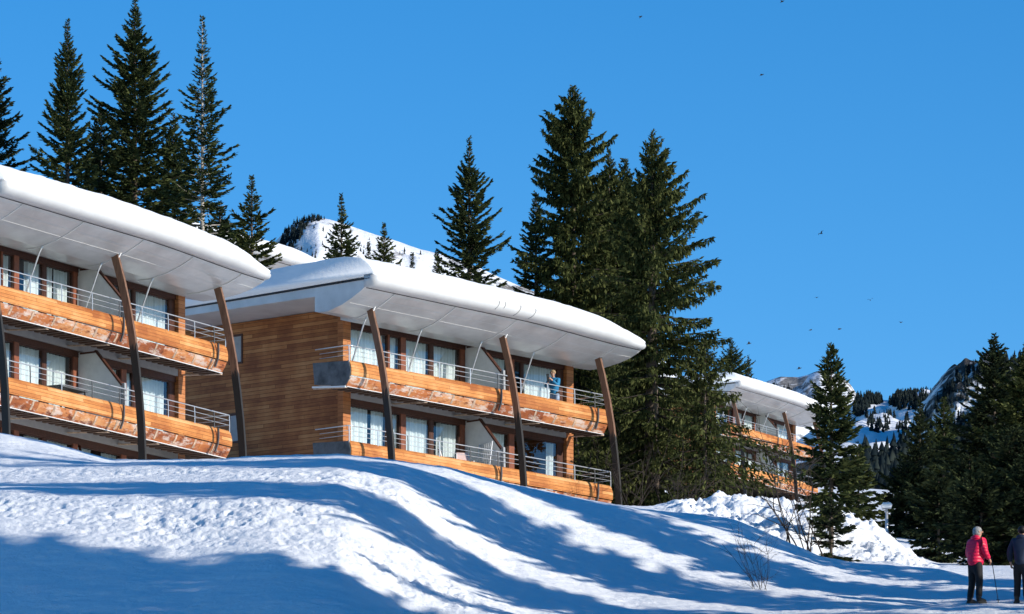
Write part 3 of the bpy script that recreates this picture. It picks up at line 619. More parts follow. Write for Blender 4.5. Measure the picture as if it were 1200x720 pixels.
# ------------------------------------------------------------------ conifers
def conifer(label, X, Y, H, R, seed, mat='fol', bare=0.04, dens=1.0, droop=1.0, power=0.85, up=0.5, trunk='bark', group=None, name='spruce_tree', sink=0.3, lop=None, z=None, nsize=1.0, tw=None):
    rng = np.random.RandomState(seed); base = (gz(X, Y) if z is None else z)-sink
    root = empty(name, (X, Y, base), rng.rand()*6.28 if lop is None else 0.0); tag(root, label, 'tree', group)
    H = H+sink; r0 = tw or (0.012*H+0.03)
    # whorls
    hs = []; h = bare*H+0.05
    while h < H*0.993:
        hs.append(h); h += (0.36*(1-h/H)+0.12)*(0.75+0.5*rng.rand())*max(0.5, min(1.0, H/13))
    B = []
    for h in hs:
        n = 5 if rng.rand() < 0.5 else 6
        a0 = rng.rand()*6.28
        for k in range(n):
            t = h/H; L = R*(1-t)**power*(0.50+0.72*rng.rand())*(1.0 if t < 0.82 else ((1-t)/0.18)**0.55)+0.03
            L *= 1.0+0.75*float(vnoise(a0 if False else (k/n*4.0+seed), h*0.45, seed))
            L *= 0.55+0.45*smooth01((t-bare)/0.10)
            if rng.rand() < 0.10: L *= 0.45
            if rng.rand() < 0.06: L *= 1.30
            a = a0+6.283*k/n+rng.randn()*0.25
            if lop is not None: L *= 1.0+lop[1]*max(-0.7, math.cos(a-lop[0]))
            B.append((h+rng.randn()*0.05, a, L, t))
    B = np.array(B); nb = len(B); hh, az, L, t = B.T
    e0 = up*(t**1.4)*1.3-0.30*(1-t)*droop
    dirx, diry = np.cos(az), np.sin(az)
    def pos(i, s):
        r = L[i]*s*np.cos(e0[i]*0.8)
        zz = hh[i]+L[i]*(np.sin(e0[i])*s-0.22*droop*(1-t[i])*s**2+0.16*s**3)
        return np.stack([dirx[i]*r, diry[i]*r, zz], -1)
    # limbs and trunk
    m = MB(); lean = rng.randn(2)*0.01*H
    m.tube([(0, 0, 0), (0, 0, H*0.25), (0, 0, H*0.5), (0, 0, H*0.75), (0, 0, H*0.99)], r0, 8, 0.012)
    trk = m.build('trunk', M[trunk], root)
    S = np.array([0.0, 0.35, 0.7, 0.96]); V = []; F = []
    ring = np.array([0, 2.09, 4.19])
    pts = np.stack([pos(np.arange(nb), np.full(nb, s)) for s in S], 1)   # nb,4,3
    rad = (0.010+0.012*L)[:, None]*np.array([1, 0.75, 0.45, 0.15])[None, :]
    side = np.stack([-diry, dirx, 0*dirx], -1)
    vv = []
    for k, an in enumerate(ring):
        vv.append(pts+side[:, None, :]*(rad*math.cos(an))[:, :, None]+np.array([0, 0, 1.0])*(rad*math.sin(an))[:, :, None])
    vv = np.stack(vv, 2)   # nb,4,3ring,3
    idx = np.arange(nb*12).reshape(nb, 4, 3); q = []
    for s in range(3):
        for k in range(3):
            k2 = (k+1) % 3; q.append(np.stack([idx[:, s, k], idx[:, s, k2], idx[:, s+1, k2], idx[:, s+1, k]], -1))
    mesh_np('limbs', vv.reshape(-1, 3), np.concatenate(q), 4, M[trunk if trunk == 'palebark' else 'twig'], trk)
    # needle sprays: narrow kites set along the limbs
    cnt = np.maximum(3, (L/0.042*dens/nsize).astype(int)); bi = np.repeat(np.arange(nb), cnt*3); n = len(bi)
    s = 0.10+0.90*rng.rand(n)**0.75
    if trunk == 'palebark': s = 0.3+0.7*rng.rand(n)
    p = pos(bi, s)
    tan = pos(bi, np.minimum(s+0.05, 1.05))-pos(bi, s-0.05); tan /= np.linalg.norm(tan, axis=1)[:, None]+1e-9
    sd = np.stack([-diry[bi], dirx[bi], 0*s], -1); sg = rng.randn(n)
    hang = (0.20+0.55*rng.rand(n)*droop*(1-0.6*t[bi]))
    dv = tan*(0.55+0.5*rng.rand(n))[:, None]+sd*(sg*0.75)[:, None]+np.array([0, 0, -1.0])*(hang*rng.rand(n)*1.5-0.15)[:, None]
    if droop > 1.25:
        hg = rng.rand(n) < 0.42; dv[hg] = np.stack([rng.randn(n)*0.22, rng.randn(n)*0.22, -1+0*s], -1)[hg]+0.25*tan[hg]
    dv /= np.linalg.norm(dv, axis=1)[:, None]+1e-9
    ln = (0.13+0.19*rng.rand(n))*(0.75+0.5*(1-s))*nsize*(0.40+0.60*np.minimum(1, L[bi]/0.8))
    # spread along side twigs of the wider boughs
    off = sd*(rng.randn(n)*0.11*L[bi]*(1.1-s)*1.2)[:, None]; p = p+off+np.array([0, 0, -1.0])*(np.abs(rng.randn(n))*0.05*droop*L[bi]*(1-t[bi]))[:, None]
    rv = rng.randn(n, 3); wv = np.cross(dv, rv); wv /= np.linalg.norm(wv, axis=1)[:, None]+1e-9
    wd = ln*(0.13+0.10*rng.rand(n))
    v0 = p; v1 = p+dv*(ln*0.45)[:, None]+wv*wd[:, None]; v2 = p+dv*ln[:, None]; v3 = p+dv*(ln*0.45)[:, None]-wv*wd[:, None]
    mesh_np('crown', np.stack([v0, v1, v2, v3], 1).reshape(-1, 3), np.arange(4*n), 4, M[mat], root)
    return root

def tree_px(label, px, top, Y, wpx, seed, base=None, **kw):
    X = at(px, Y); zt = ht(top, Y); zb = gz(X, Y) if base is None else ht(base, Y)
    return conifer(label, X, Y, zt-zb, wpx/FOC*Y, seed, z=zb, **kw)
GL = 'conifers behind the nearest chalet'; GM = 'tall spruces beside the middle chalet'; GR = 'dark conifers behind the walkers'
# behind the nearest chalet
tree_px('spruce cut by the left edge of the photo, only its right boughs showing', -9, 35, 205, 92, 101, group=GL, mat='fol_dark', power=0.7)
tree_px('dark dense spruce, second from the left above the nearest roof', 79, 20, 203, 98, 102, group=GL, mat='fol', power=0.80, dens=1.2, up=0.7)
tree_px('tallest and broadest spruce above the nearest roof', 158, -3, 206, 100, 103, group=GL, mat='fol', power=0.62, dens=1.35)
tree_px('slim sparse spruce with a bare pale trunk above the nearest roof', 237, 15, 201, 76, 104, group=GL, mat='fol', power=0.75, dens=0.75, trunk='palebark', tw=0.17)
tree_px('low bushy spruce between the two tall ones above the nearest roof', 118, 120, 212, 75, 105, group=GL, mat='fol_dark', power=0.6, dens=1.2)
tree_px('bushy spruce filling the gap left of the bare pale trunk', 203, 130, 210, 72, 106, group=GL, mat='fol', power=0.6, dens=1.2)
tree_px('short spruce right of the bare trunk, beside the hidden roof', 295, 203, 198, 66, 107, group=GL, mat='fol_olive', power=0.7)
tree_px('low dark spruce at the foot of the bare pale trunk', 258, 235, 204, 60, 108, group=GL, mat='fol_dark', power=0.6)
# above the middle roof
GB = 'small conifers showing over the middle roof'
tree_px('slender young spruce over the ridge of the middle roof', 400, 226, 232, 56, 111, group=GB, mat='fol', power=0.9)
tree_px('short spruce second from left over the middle roof', 450, 262, 236, 52, 112, group=GB, mat='fol_olive', power=0.8)
tree_px('tiny spruce tip low over the middle roof', 432, 283, 240, 24, 113, group=GB, mat='fol_dark')
tree_px('tall pointed spruce standing alone over the middle roof', 550, 160, 215, 78, 114, group=GB, mat='fol', power=0.82, dens=1.1, up=0.7)
tree_px('dark spruce tip left beneath the lone tall spruce', 512, 292, 226, 40, 115, group=GB, mat='fol_dark')
tree_px('tiny spruce on the snow over the middle roof, by the mountain flank', 483, 296, 240, 20, 116, group=GB, mat='fol_dark')
# the big group
tree_px('tallest spruce of the group right of the middle roof', 672, 96, 200, 112, 121, base=590, group=GM, mat='fol_olive', power=0.62, dens=1.7, droop=1.6, up=0.45)
tree_px('twin topped spruce in the middle of the tall group', 714, 176, 205, 84, 122, base=590, group=GM, mat='fol_olive', power=0.6, dens=1.7, droop=1.6)
tree_px('slim spruce just behind the twin topped one in the tall group', 732, 182, 208, 84, 123, base=590, group=GM, mat='fol', power=0.6, dens=1.7, droop=1.6)
tree_px('spruce with long ragged boughs reaching right, nearest of the tall group', 764, 152, 193, 118, 124, base=600, group=GM, mat='fol_olive', power=0.62, dens=1.25, droop=1.4, lop=(0.0, 0.25), tw=0.34)
tree_px('lower spruce hanging in front of the farther chalet', 826, 400, 188, 52, 125, base=606, group=GM, mat='fol_olive', power=0.42, dens=0.45, droop=1.6, bare=0.10)
tree_px('broad spruce filling the left flank of the tall group', 628, 225, 206, 66, 126, base=590, group=GM, mat='fol', power=0.65, dens=1.2, droop=1.2)
tree_px('ragged spruce top behind the left end of the farther roof', 858, 398, 425, 44, 128, base=575, group=GM, mat='fol', power=0.6)
tree_px('small far spruce tip beyond the farther chalet roof', 877, 416, 440, 30, 129, base=570, mat='fol_dark')
# in front of the farther chalet
tree_px('slim spruce in front of the farther chalet and the snow heap', 974, 405, 133, 50, 131, base=652, mat='fol', power=0.55, dens=0.95, up=0.65, tw=0.08, bare=0.22)
tree_px('dark bushy little spruce at the foot of the slim spruce', 974, 590, 129, 34, 132, base=650, mat='fol_dark', power=0.5, dens=1.4)
tree_px('olive spruce just behind the slim spruce, by the lamp', 1006, 520, 165, 34, 133, base=640, mat='fol_olive', power=0.6, dens=1.1)
# right hand dark trees
for (px, top, Y, w, sd, mt, lb) in (
   (1078, 472, 190, 40, 141, 'fol_dark', 'pointed dark spruce behind the lamp, leftmost of the right hand trees'),
   (1106, 466, 200, 44, 142, 'fol', 'spruce with snow light showing through it, next to the pointed one'),
   (1165, 392, 178, 92, 143, 'fol_dark', 'tallest spruce of the right hand trees, above the walkers'),
   (1203, 402, 175, 80, 144, 'fol_olive', 'spruce cut by the right edge of the photo behind the walker in navy'),
   (1136, 535, 171, 62, 145, 'fol_dark', 'broad dark spruce just left above the walker in red'),
   (1188, 500, 160, 84, 146, 'fol_dark', 'low spreading spruce close behind the two walkers'),
   (1062, 545, 178, 56, 147, 'fol_dark', 'low dark spruce behind the lamp post'),
   (1100, 560, 160, 62, 148, 'fol_dark', 'low black spruce at the right end of the snow heap'),
   (1150, 560, 152, 76, 149, 'fol_dark', 'black spruce skirt right behind the walker in red'),
   (1215, 540, 152, 80, 150, 'fol_dark', 'dark lower spruce at the right edge behind the walker in navy')):
    tree_px(lb, px, top, Y, w, sd, base=668 if Y < 182 else 655, group=GR, mat=mt, power=0.72 if sd in (141, 142, 143, 144) else 0.55, dens=1.3, droop=1.1, bare=0.0)
# the trees outside the frame on the right whose shadows lie in bands over the slope
def caster(p, X, H, R, seed, lb, dens=1.0, **kw):
    # position on the line of constant p
    Y = (p-X*cA)/sA
    return conifer(lb, X, Y, H, R, seed, mat='fol', dens=dens, power=kw.pop('power', 0.75), group='spruces right of the frame', nsize=1.35, **kw)
CS = [  # (p, X, height, radius, crown base)
 (97.2, 18, 17.5, 2.1, 0.0), (98.6, 22, 20.0, 2.4, 0.0), (99.3, 28, 22.0, 1.9, 0.0), (93.3, 17, 10.5, 0.9, 0.0),
 (103.6, 17.5, 17.0, 2.0, 0.0), (105.0, 22, 20.5, 2.5, 0.0), (106.2, 27, 21.5, 2.0, 0.0),
 (110.3, 17.5, 19.0, 1.7, 0.0), (111.8, 21, 22.0, 2.1, 0.0), (110.4, 27, 28.0, 2.0, 0.0),
 (115.9, 19, 12.0, 2.2, 0.0), (117.5, 23, 14.0, 2.5, 0.0),
 (89.0, 16, 21.0, 2.6, 0.0), (85.5, 15.5, 22, 3.0, 0.0), (87.2, 22, 25, 3.0, 0.0), (89.7, 24, 24, 2.3, 0.0), (81.5, 15, 22, 3.2, 0.0), (83.5, 22, 26, 3.2, 0.0), (78, 16, 24, 3.5, 0.0)]
WORDS = ['slim', 'small', 'very tall', 'taller', 'tallest', 'ragged', 'thick', 'high crowned', 'short', 'short rear', 'broad', 'broad rear', 'dense', 'heavy', 'lofty', 'narrow', 'wide', 'huge', 'lowest']
for i, ((p, X, H, R_, br), w_) in enumerate(zip(CS, WORDS)):
    caster(p, X, H, R_, 210+i, w_+' spruce standing by the path beyond the right edge of the frame', power=0.55, bare=br, dens=2.0 if p < 91 else 1.0)

# ------------------------------------------------------------------ bare shrubs
def shrub(label, X, Y, H, seed, n=6, spread=0.5, name='bare_shrub', sinkz=0.1, r=0.012, straight=0.75):
    rng = random.Random(seed); root = empty(name, (X, Y, gz(X, Y)-sinkz)); tag(root, label, 'shrub'); m = MB()
    def grow(p, d, L, rad, depth):
        pts = [p]; q = p
        for i in range(4):
            d = (d+Vector((rng.gauss(0, 1), rng.gauss(0, 1), rng.gauss(0.15, 0.6)))*0.16*(1.6-straight)).normalized(); q = q+d*(L/4); pts.append(q)
        m.tube(pts, rad, 4, rad*0.35)
        if depth > 0:
            for k in range(rng.randint(3, 5)):
                s = rng.randint(1, 4); dd = (d+Vector((rng.gauss(0, 1), rng.gauss(0, 1), rng.gauss(0.1, .6)))*0.75).normalized()
                grow(pts[s], dd, L*rng.uniform(0.35, 0.6), rad*0.55, depth-1)
    for i in range(n):
        a = rng.random()*6.28; d = Vector((math.cos(a)*spread, math.sin(a)*spread, 1)).normalized()
        grow(Vector((rng.gauss(0, .08), rng.gauss(0, .08), 0)), d, H*rng.uniform(0.7, 1.05), r, 2)
    m.build('stems', M['twig'], root); return root
def on_row(px, row, lo=95.0, hi=135.0):
    """nearest ground point seen at that column and row"""
    Y = lo
    while Y < hi:
        X = at(px, Y)
        if HOR-FOC*gz(X, Y)/Y <= row: return X, Y
        Y += 0.1
    return at(px, 120.0), 120.0
X, Y = on_row(892, 690); shrub('thin bare shrub standing alone on the shaded snow slope', X, Y, 1.35, 5, 7, 0.55, r=0.009)
X, Y = on_row(885, 690); shrub('small bare twig sprouting beside the thin bare shrub', X, Y, 0.6, 6, 3, 0.8, r=0.006)
for (px, row, Yd, H, sd, lb) in ((924, 640, 129.0, 2.9, 7, 'leaning bare sapling left of the slim spruce'), (943, 646, 130.0, 2.3, 8, 'short bare sapling touching the slim spruce'), (953, 648, 128.5, 1.6, 9, 'low bare branches at the foot of the slim spruce')):
    shrub(lb, at(px, Yd), Yd, H, sd, 3, 0.45, name='bare_sapling', r=0.022, straight=1.1)
shrub('tangle of bare twigs between the right chalet prop and the tall spruces', at(742, 186), 186, 2.2, 10, 6, 0.55, name='bare_bush', r=0.018)
shrub('pale bare bush behind the lower balcony end of the middle chalet', at(705, 190), 190, 2.8, 11, 6, 0.7, name='bare_bush', r=0.018)
shrub('bare bush at the foot of the tall spruces on the snow edge', at(800, 176), 176, 1.6, 12, 8, 0.8, name='bare_bush', r=0.02)

# ------------------------------------------------------------------ lamp, balcony things, birds
Yl = 160.0; Xl = at(1039, Yl); zl = ht(592, Yl); zg = gz(Xl, Yl)
lamp = empty('street_lamp', (Xl, Yl, zg)); tag(lamp, 'slim grey street lamp rising behind the snow heap', 'street lamp')
m = MB(); m.tube([(0, 0, -0.3), (0, 0, zl-zg-0.12)], 0.055, 10, 0.045); m.tube([(0, 0, 0), (0, 0, 0.5)], 0.08, 10); m.build('pole', M['steel'], lamp)
m = MB(); hz = zl-zg
m.add([(x_*0.42, y_*0.55, z_) for x_, y_, z_ in [(-0.34, -0.2, hz-0.10), (0.34, -0.2, hz-0.10), (0.34, 0.2, hz-0.10), (-0.34, 0.2, hz-0.10), (-0.40, -0.24, hz), (0.40, -0.24, hz), (0.40, 0.24, hz), (-0.40, 0.24, hz), (-0.28, -0.15, hz+0.07), (0.28, -0.15, hz+0.07), (0.28, 0.15, hz+0.07), (-0.28, 0.15, hz+0.07)]],
      [(3,2,1,0), (8,9,10,11)]+[(a+i, a+(i+1) % 4, a+4+(i+1) % 4, a+4+i) for a in (0, 4) for i in range(4)])
m.build('lamp_head', M['white'], lamp)
def cabin_chair(label, u, v, rz, mat, fab):
    p = loc2(u, v, -0.10); r = empty('balcony_chair', p, RZ2+rz); tag(r, label, 'chair', 'chairs on the lower balcony')
    for sx in (-1, 1):
        m = MB(); m.tube([(sx*0.26, -0.22, 0), (sx*0.27, -0.24, 0.62), (sx*0.26, 0.24, 0.64)], 0.022); m.build('leg', mat, r)
        m = MB(); m.tube([(sx*0.24, 0.26, 0), (sx*0.24, 0.20, 0.45), (sx*0.22, 0.33, 0.95)], 0.022); m.build('leg', mat, r)
    m = MB(); m.box(-0.25, 0.25, -0.24, 0.24, 0.42, 0.47); m.build('seat', fab, r)
    m = MB(); m.add([(-0.22, 0.23, 0.55), (0.22, 0.23, 0.55), (0.21, 0.34, 0.98), (-0.21, 0.34, 0.98), (-0.22, 0.27, 0.55), (0.22, 0.27, 0.55), (0.21, 0.38, 0.98), (-0.21, 0.38, 0.98)], [(0,1,2,3), (7,6,5,4), (0,4,5,1), (1,5,6,2), (2,6,7,3), (3,7,4,0)]); m.build('backrest', fab, r)
cabin_chair('dark framed chair with pale seat facing the rail, left one on the lower balcony', 4.75, 0.85, 0.5, M['dsteel'], M['fin'])
cabin_chair('white framed chair with pinkish back, right one on the lower balcony', 5.65, 0.85, -0.6, M['white'], m_plain('pale_pink_cloth', (0.62, 0.45, 0.42), 0.8))
ry = empty('drying_rack', loc2(6.55, 0.95, -0.10), RZ2+math.radians(72)); tag(ry, 'white folding drying rack leaning by the dividing wall of the lower balcony', 'drying rack')
m = MB()
for z in np.linspace(0.12, 1.35, 9): m.tube([(-0.42, 0.05-0.12*z, z), (0.42, 0.05-0.12*z, z)], 0.009, 4)
for x in np.linspace(-0.32, 0.32, 6): m.tube([(x, 0.05, 0.1), (x, -0.12, 1.36)], 0.006, 4)
m.build('rungs', M['white'], ry)
for sx in (-1, 1):
    m = MB(); m.tube([(sx*0.43, 0.07, 0), (sx*0.43, -0.12, 1.40)], 0.022); m.build('side_rail', M['white'], ry)
bt = empty('balcony_table', loc2(-2.5+4.3, 1.15, -0.10, (B1[0]+2.5*math.cos(RZ1), B1[1]+2.5*math.sin(RZ1), B1[2]), RZ1), RZ1); tag(bt, 'low dark table on the lower balcony of the nearest chalet', 'table')
m = MB(); m.box(-0.75, 0.75, -0.3, 0.3, 0.66, 0.71); m.build('table_top', M['dsteel'], bt)
for sx in (-1, 1):
    for sy in (-1, 1):
        m = MB(); m.box(sx*0.68-0.025, sx*0.68+0.025, sy*0.25-0.025, sy*0.25+0.025, 0, 0.66); m.build('leg', M['dsteel'], bt)
ch = m_plain('bird_black', (0.02, 0.02, 0.022), 0.7)
BD = [(962, 274, 1.25, 0.7, 'bird flying highest over the slim spruce'), (957, 349, 0.8, 0.1, 'pale small bird gliding left below the highest one'), (1020, 352, 1.1, 0.2, 'bird gliding level with the pale one, further right'),
      (1056, 378, 0.85, -0.1, 'rightmost bird over the saddle'), (950, 387, 0.8, 0.2, 'left bird of the pair above the slim spruce'), (984, 386, 0.8, -0.1, 'right bird of the pair above the slim spruce'),
      (878, 403, 1.1, 0.3, 'bird over the small far spruce tip'), (937, 432, 0.9, 0.3, 'lowest bird, in front of the snow dome'), (893, 88, 0.9, 0.0, 'bird high in the sky over the farther chalet'), (917, 2, 0.8, 0.1, 'bird at the very top edge of the sky'), (751, 20, 0.7, 0.0, 'tiny bird high above the tall spruces')]
for i, (px, py, k, tilt, lb) in enumerate(BD):
    Yb = 620.0; b = MB(); rg = random.Random(i); s = 0.40*k; du = 0.16+0.2*rg.random()
    b.add([(0, 0.16, 0.0), (0, -0.22, 0.0), (-s*0.5, 0.02, s*du*1.3), (-s, -0.12, s*du*0.8), (s*0.5, 0.02, s*du*1.3), (s, -0.12, s*du*0.8), (-s*0.45, -0.14, s*du*1.1), (s*0.45, -0.14, s*du*1.1)], [(0, 2, 6, 1), (2, 3, 6), (0, 1, 7, 4), (4, 7, 5)])
    b.ball((0, 0, 0), 0.06, 0.22, 0.055, 8, 6)
    b.add([(0.05, -0.18, 0), (-0.05, -0.18, 0), (-0.07, -0.36, 0.0), (0.07, -0.36, 0.0)], [(0, 1, 2, 3)])
    b.ball((0, 0.23, 0.02), 0.04, 0.05, 0.04, 6, 5)
    o = b.build('bird', ch); o.location = (at(px, Yb), Yb, ht(py, Yb)); o.rotation_euler = (0.25, -tilt, 0.4-0.3*i); tag(o, lb, 'bird', 'dark birds circling in the sky')

# ------------------------------------------------------------------ people
def skin(name, nodes, edges, mat, parent=None, sub=2):
    """one continuous surface grown over joints: nodes {key: (x, y, z, r)}"""
    keys = list(nodes); ix = {k: i for i, k in enumerate(keys)}
    me = bpy.data.meshes.new(name); me.from_pydata([nodes[k][:3] for k in keys], [(ix[a], ix[b]) for a, b in edges], [])
    o = bpy.data.objects.new(name, me); link(o, parent)
    sk = o.modifiers.new('skin', 'SKIN'); sk.use_smooth_shade = True
    if not me.skin_vertices: 
        bm = bmesh.new(); bm.from_mesh(me); bm.verts.layers.skin.verify(); bm.to_mesh(me); bm.free()
    for i, k in enumerate(keys):
        r = nodes[k][3]; r = r if isinstance(r, tuple) else (r, r)
        me.skin_vertices[0].data[i].radius = r; me.skin_vertices[0].data[i].use_root = (i == 0)
    ss = o.modifiers.new('sub', 'SUBSURF'); ss.levels = sub; ss.render_levels = sub
    me.materials.append(mat); return o
def hand_nodes(nd, ed, key, wr, d, up, s=1.0, curl=0.6):
    """palm, four curled fingers of different lengths, and a thumb from the side of the palm"""
    d = Vector(d).normalized(); up = Vector(up).normalized(); sd = d.cross(up).normalized(); wr = Vector(wr)
    pm = wr+d*0.055*s; nd[key+'p'] = (*pm, 0.030*s)
    for i, (off, ln) in enumerate(((0.030, 0.072), (0.010, 0.080), (-0.010, 0.075), (-0.029, 0.058))):
        k0 = pm+d*0.035*s+sd*off*s; k1 = k0+(d*(1-curl*0.4)-up*curl*0.6).normalized()*ln*0.5*s; k2 = k1+(d*(0.4-curl*0.5)-up*(0.3+curl)).normalized()*ln*0.5*s
        for j, (k, r) in enumerate(((k0, 0.0095), (k1, 0.0090), (k2, 0.0075))): nd[f'{key}f{i}{j}'] = (*k, r*s)
        ed += [(key+'p', f'{key}f{i}0'), (f'{key}f{i}0', f'{key}f{i}1'), (f'{key}f{i}1', f'{key}f{i}2')]
    t0 = pm-d*0.01*s+sd*0.034*s; t1 = t0+(d*0.6+sd*0.6-up*0.4).normalized()*0.035*s; t2 = t1+(d*0.8-up*0.6).normalized()*0.030*s
    for j, (k, r) in enumerate(((t0, 0.012), (t1, 0.0105), (t2, 0.0085))): nd[f'{key}t{j}'] = (*k, r*s)
    ed += [(key+'p', key+'t0'), (key+'t0', key+'t1'), (key+'t1', key+'t2')]

SKINC = m_plain('skin_tone', (0.50, 0.29, 0.20), 0.5, 0.06, 12)
def person(label, loc, rz, P, top_m, leg_m, shoe_m, hair_m, H=1.70, hat=None, collar=True, puffy=1.0, gloves=None, top_name='jacket', belt=None, head_turn=0.0):
    """faces local +X. P: elbow, hand positions for both arms, feet and knees, lean of the torso"""
    k = H/1.70; le = P.get('lean', 0.0)
    hip = Vector((0, 0, 0.90)); ch = Vector((0.02+le*0.62, 0, 1.28)); nk = Vector((0.03+le, 0, 1.46)); hd = Vector((0.055+le*1.12, 0, 1.60))
    nd = {}; ed = []
    nd['pel'] = (*hip, (0.125, 0.165)); nd['waist'] = (*(hip.lerp(ch, 0.45)), (0.105, 0.135)); nd['chest'] = (*ch, (0.12, 0.165)); nd['neckb'] = (*nk, 0.065); nd['neck'] = (nk.x+0.02, 0, 1.505, 0.055)
    ed += [('pel', 'waist'), ('waist', 'chest'), ('chest', 'neckb'), ('neckb', 'neck')]
    for sgn, a in ((1, 'l'), (-1, 'r')):
        sh = Vector((ch.x+0.01, sgn*0.175, 1.40)); el = Vector(P[a+'el']); wr = Vector(P[a+'wr']); kn = Vector(P[a+'kn']); an = Vector(P[a+'an'])
        nd[a+'sh'] = (*sh, 0.062); nd[a+'el'] = (*el, 0.043); nd[a+'wr'] = (*wr, 0.029)
        ed += [('chest', a+'sh'), (a+'sh', a+'el'), (a+'el', a+'wr')]
        dirv = P.get(a+'hd', tuple(wr-el)); hand_nodes(nd, ed, a+'h', wr, dirv, P.get(a+'up', (0, sgn, 0.3)), 1.0, P.get('curl', 0.8)); ed.append((a+'wr', a+'hp'))
        hp = Vector((0, sgn*0.095, 0.86)); nd[a+'hip'] = (*hp, 0.088); nd[a+'kn'] = (*kn, 0.058); nd[a+'an'] = (*an, 0.042)
        cf = kn.lerp(an, 0.35)+Vector((-0.02, 0, 0)); nd[a+'cf'] = (*cf, 0.058)
        nd[a+'to'] = (an.x+0.14, an.y+0.03*sgn, an.z-0.045, 0.036)
        ed += [('pel', a+'hip'), (a+'hip', a+'kn'), (a+'kn', a+'cf'), (a+'cf', a+'an'), (a+'an', a+'to')]
    # head as a chain: jaw, skull
    c, s_ = math.cos(head_turn), math.sin(head_turn)
    nd['jaw'] = (hd.x+0.02*c, 0.02*s_, 1.565, 0.068); nd['skull'] = (hd.x-0.005*c, 0, 1.635, (0.098, 0.082)); nd['crown'] = (hd.x-0.01*c, 0, 1.685, (0.07, 0.06))
    ed += [('neck', 'jaw'), ('jaw', 'skull'), ('skull', 'crown')]
    body = skin('person', nd, ed, SKINC); body.location = loc; body.rotation_euler = (0, 0, rz); body.scale = (k, k, k); tag(body, label, 'person')
    # face details and ears as one small mesh on the head
    fx = lambda r, y, z: (hd.x+r*c-y*s_, r*s_+y*c, z)
    m = MB(); m.ball(fx(0.10, 0, 1.622), 0.020, 0.014, 0.024, 8, 6)
    for sy in (-1, 1): m.ball(fx(0.0, sy*0.088, 1.625), 0.022, 0.012, 0.034, 8, 6)
    m.build('nose_and_ears', SKINC, body)
    m = MB()
    for sy in (-1, 1): m.ball(fx(0.092, sy*0.032, 1.645), 0.010, 0.013, 0.009, 8, 6)
    m.ball(fx(0.098, 0, 1.575), 0.008, 0.024, 0.006, 8, 6); m.build('eyes_and_mouth', M['trim'], body)
    # top
    q = puffy; t = {}; e = []
    t['hem'] = (0.0, 0, 0.80, (0.160*q, 0.200*q)); t['wst'] = (*(hip.lerp(ch, 0.40)), (0.148*q, 0.185*q)); t['chst'] = (*ch, (0.150*q, 0.195*q)); t['shd'] = (nk.x-0.01, 0, 1.41, (0.115*q, 0.15*q)); t['col'] = (nk.x, 0, 1.485, 0.083)
    e += [('hem', 'wst'), ('wst', 'chst'), ('chst', 'shd'), ('shd', 'col')]
    for sgn, a in ((1, 'l'), (-1, 'r')):
        sh = Vector((ch.x+0.01, sgn*0.195, 1.39)); el = Vector(P[a+'el']); wr = Vector(P[a+'wr']); w2 = el.lerp(wr, 0.92)
        t[a+'s'] = (*sh, 0.088*q); t[a+'e'] = (*el, 0.070*q); t[a+'w'] = (*w2, 0.050*q); e += [('chst', a+'s'), (a+'s', a+'e'), (a+'e', a+'w')]
    skin(top_name, t, e, top_m, body)
    # trousers
    t = {}; e = []; t['p'] = (0, 0, 1.0, (0.130, 0.168)); t['c'] = (0, 0, 0.84, (0.125, 0.165)); e.append(('p', 'c'))
    for sgn, a in ((1, 'l'), (-1, 'r')):
        kn = Vector(P[a+'kn']); an = Vector(P[a+'an'])
        t[a+'h'] = (0.0, sgn*0.095, 0.74, 0.108); t[a+'k'] = (*kn, 0.085); t[a+'c'] = (*(kn.lerp(an, 0.5)), 0.080); t[a+'a'] = (an.x, an.y, an.z+0.02, 0.076)
        e += [('c', a+'h'), (a+'h', a+'k'), (a+'k', a+'c'), (a+'c', a+'a')]
    skin('trousers', t, e, leg_m, body)
    for sgn, a in ((1, 'l'), (-1, 'r')):
        an = Vector(P[a+'an']); m = MB()
        m.ball((an.x+0.07, an.y+0.012*sgn, an.z-0.035), 0.155, 0.055, 0.055, 14, 8); m.ball((an.x-0.005, an.y, an.z+0.03), 0.068, 0.060, 0.09, 12, 8); m.box(an.x-0.075, an.x+0.20, an.y-0.045+0.012*sgn, an.y+0.045+0.012*sgn, an.z-0.095, an.z-0.06)
        m.build('shoe', shoe_m, body)
    m = MB(); m.ball((hd.x-0.022*c, -0.02*s_, 1.652), 0.112, 0.100, 0.092, 16, 10)
    if hat: m.ball((hd.x-0.03*c, -0.03*s_, 1.60), 0.10, 0.096, 0.09, 14, 8)
    m.build('hair' if not hat else hat, hair_m, body)
    if collar:
        m = MB(); m.ball((nk.x-0.06, 0, 1.475), 0.09, 0.125, 0.07, 14, 8); m.build('hood', top_m, body)
    if belt:
        m = MB(); n = 20
        ring = [(0.0+0.150*math.cos(a), 0.186*math.sin(a)) for a in np.linspace(0, 2*math.pi, n, endpoint=False)]
        o = [(x*s, y*s, z) for s, z in ((1.0, 0.90), (1.0, 0.96), (0.94, 0.96), (0.94, 0.90)) for x, y in ring]
        m.add(o, [(r*n+i, r*n+(i+1) % n, ((r+1) % 4)*n+(i+1) % n, ((r+1) % 4)*n+i) for r in range(4) for i in range(n)]); m.build('belt', belt, body)
    return body
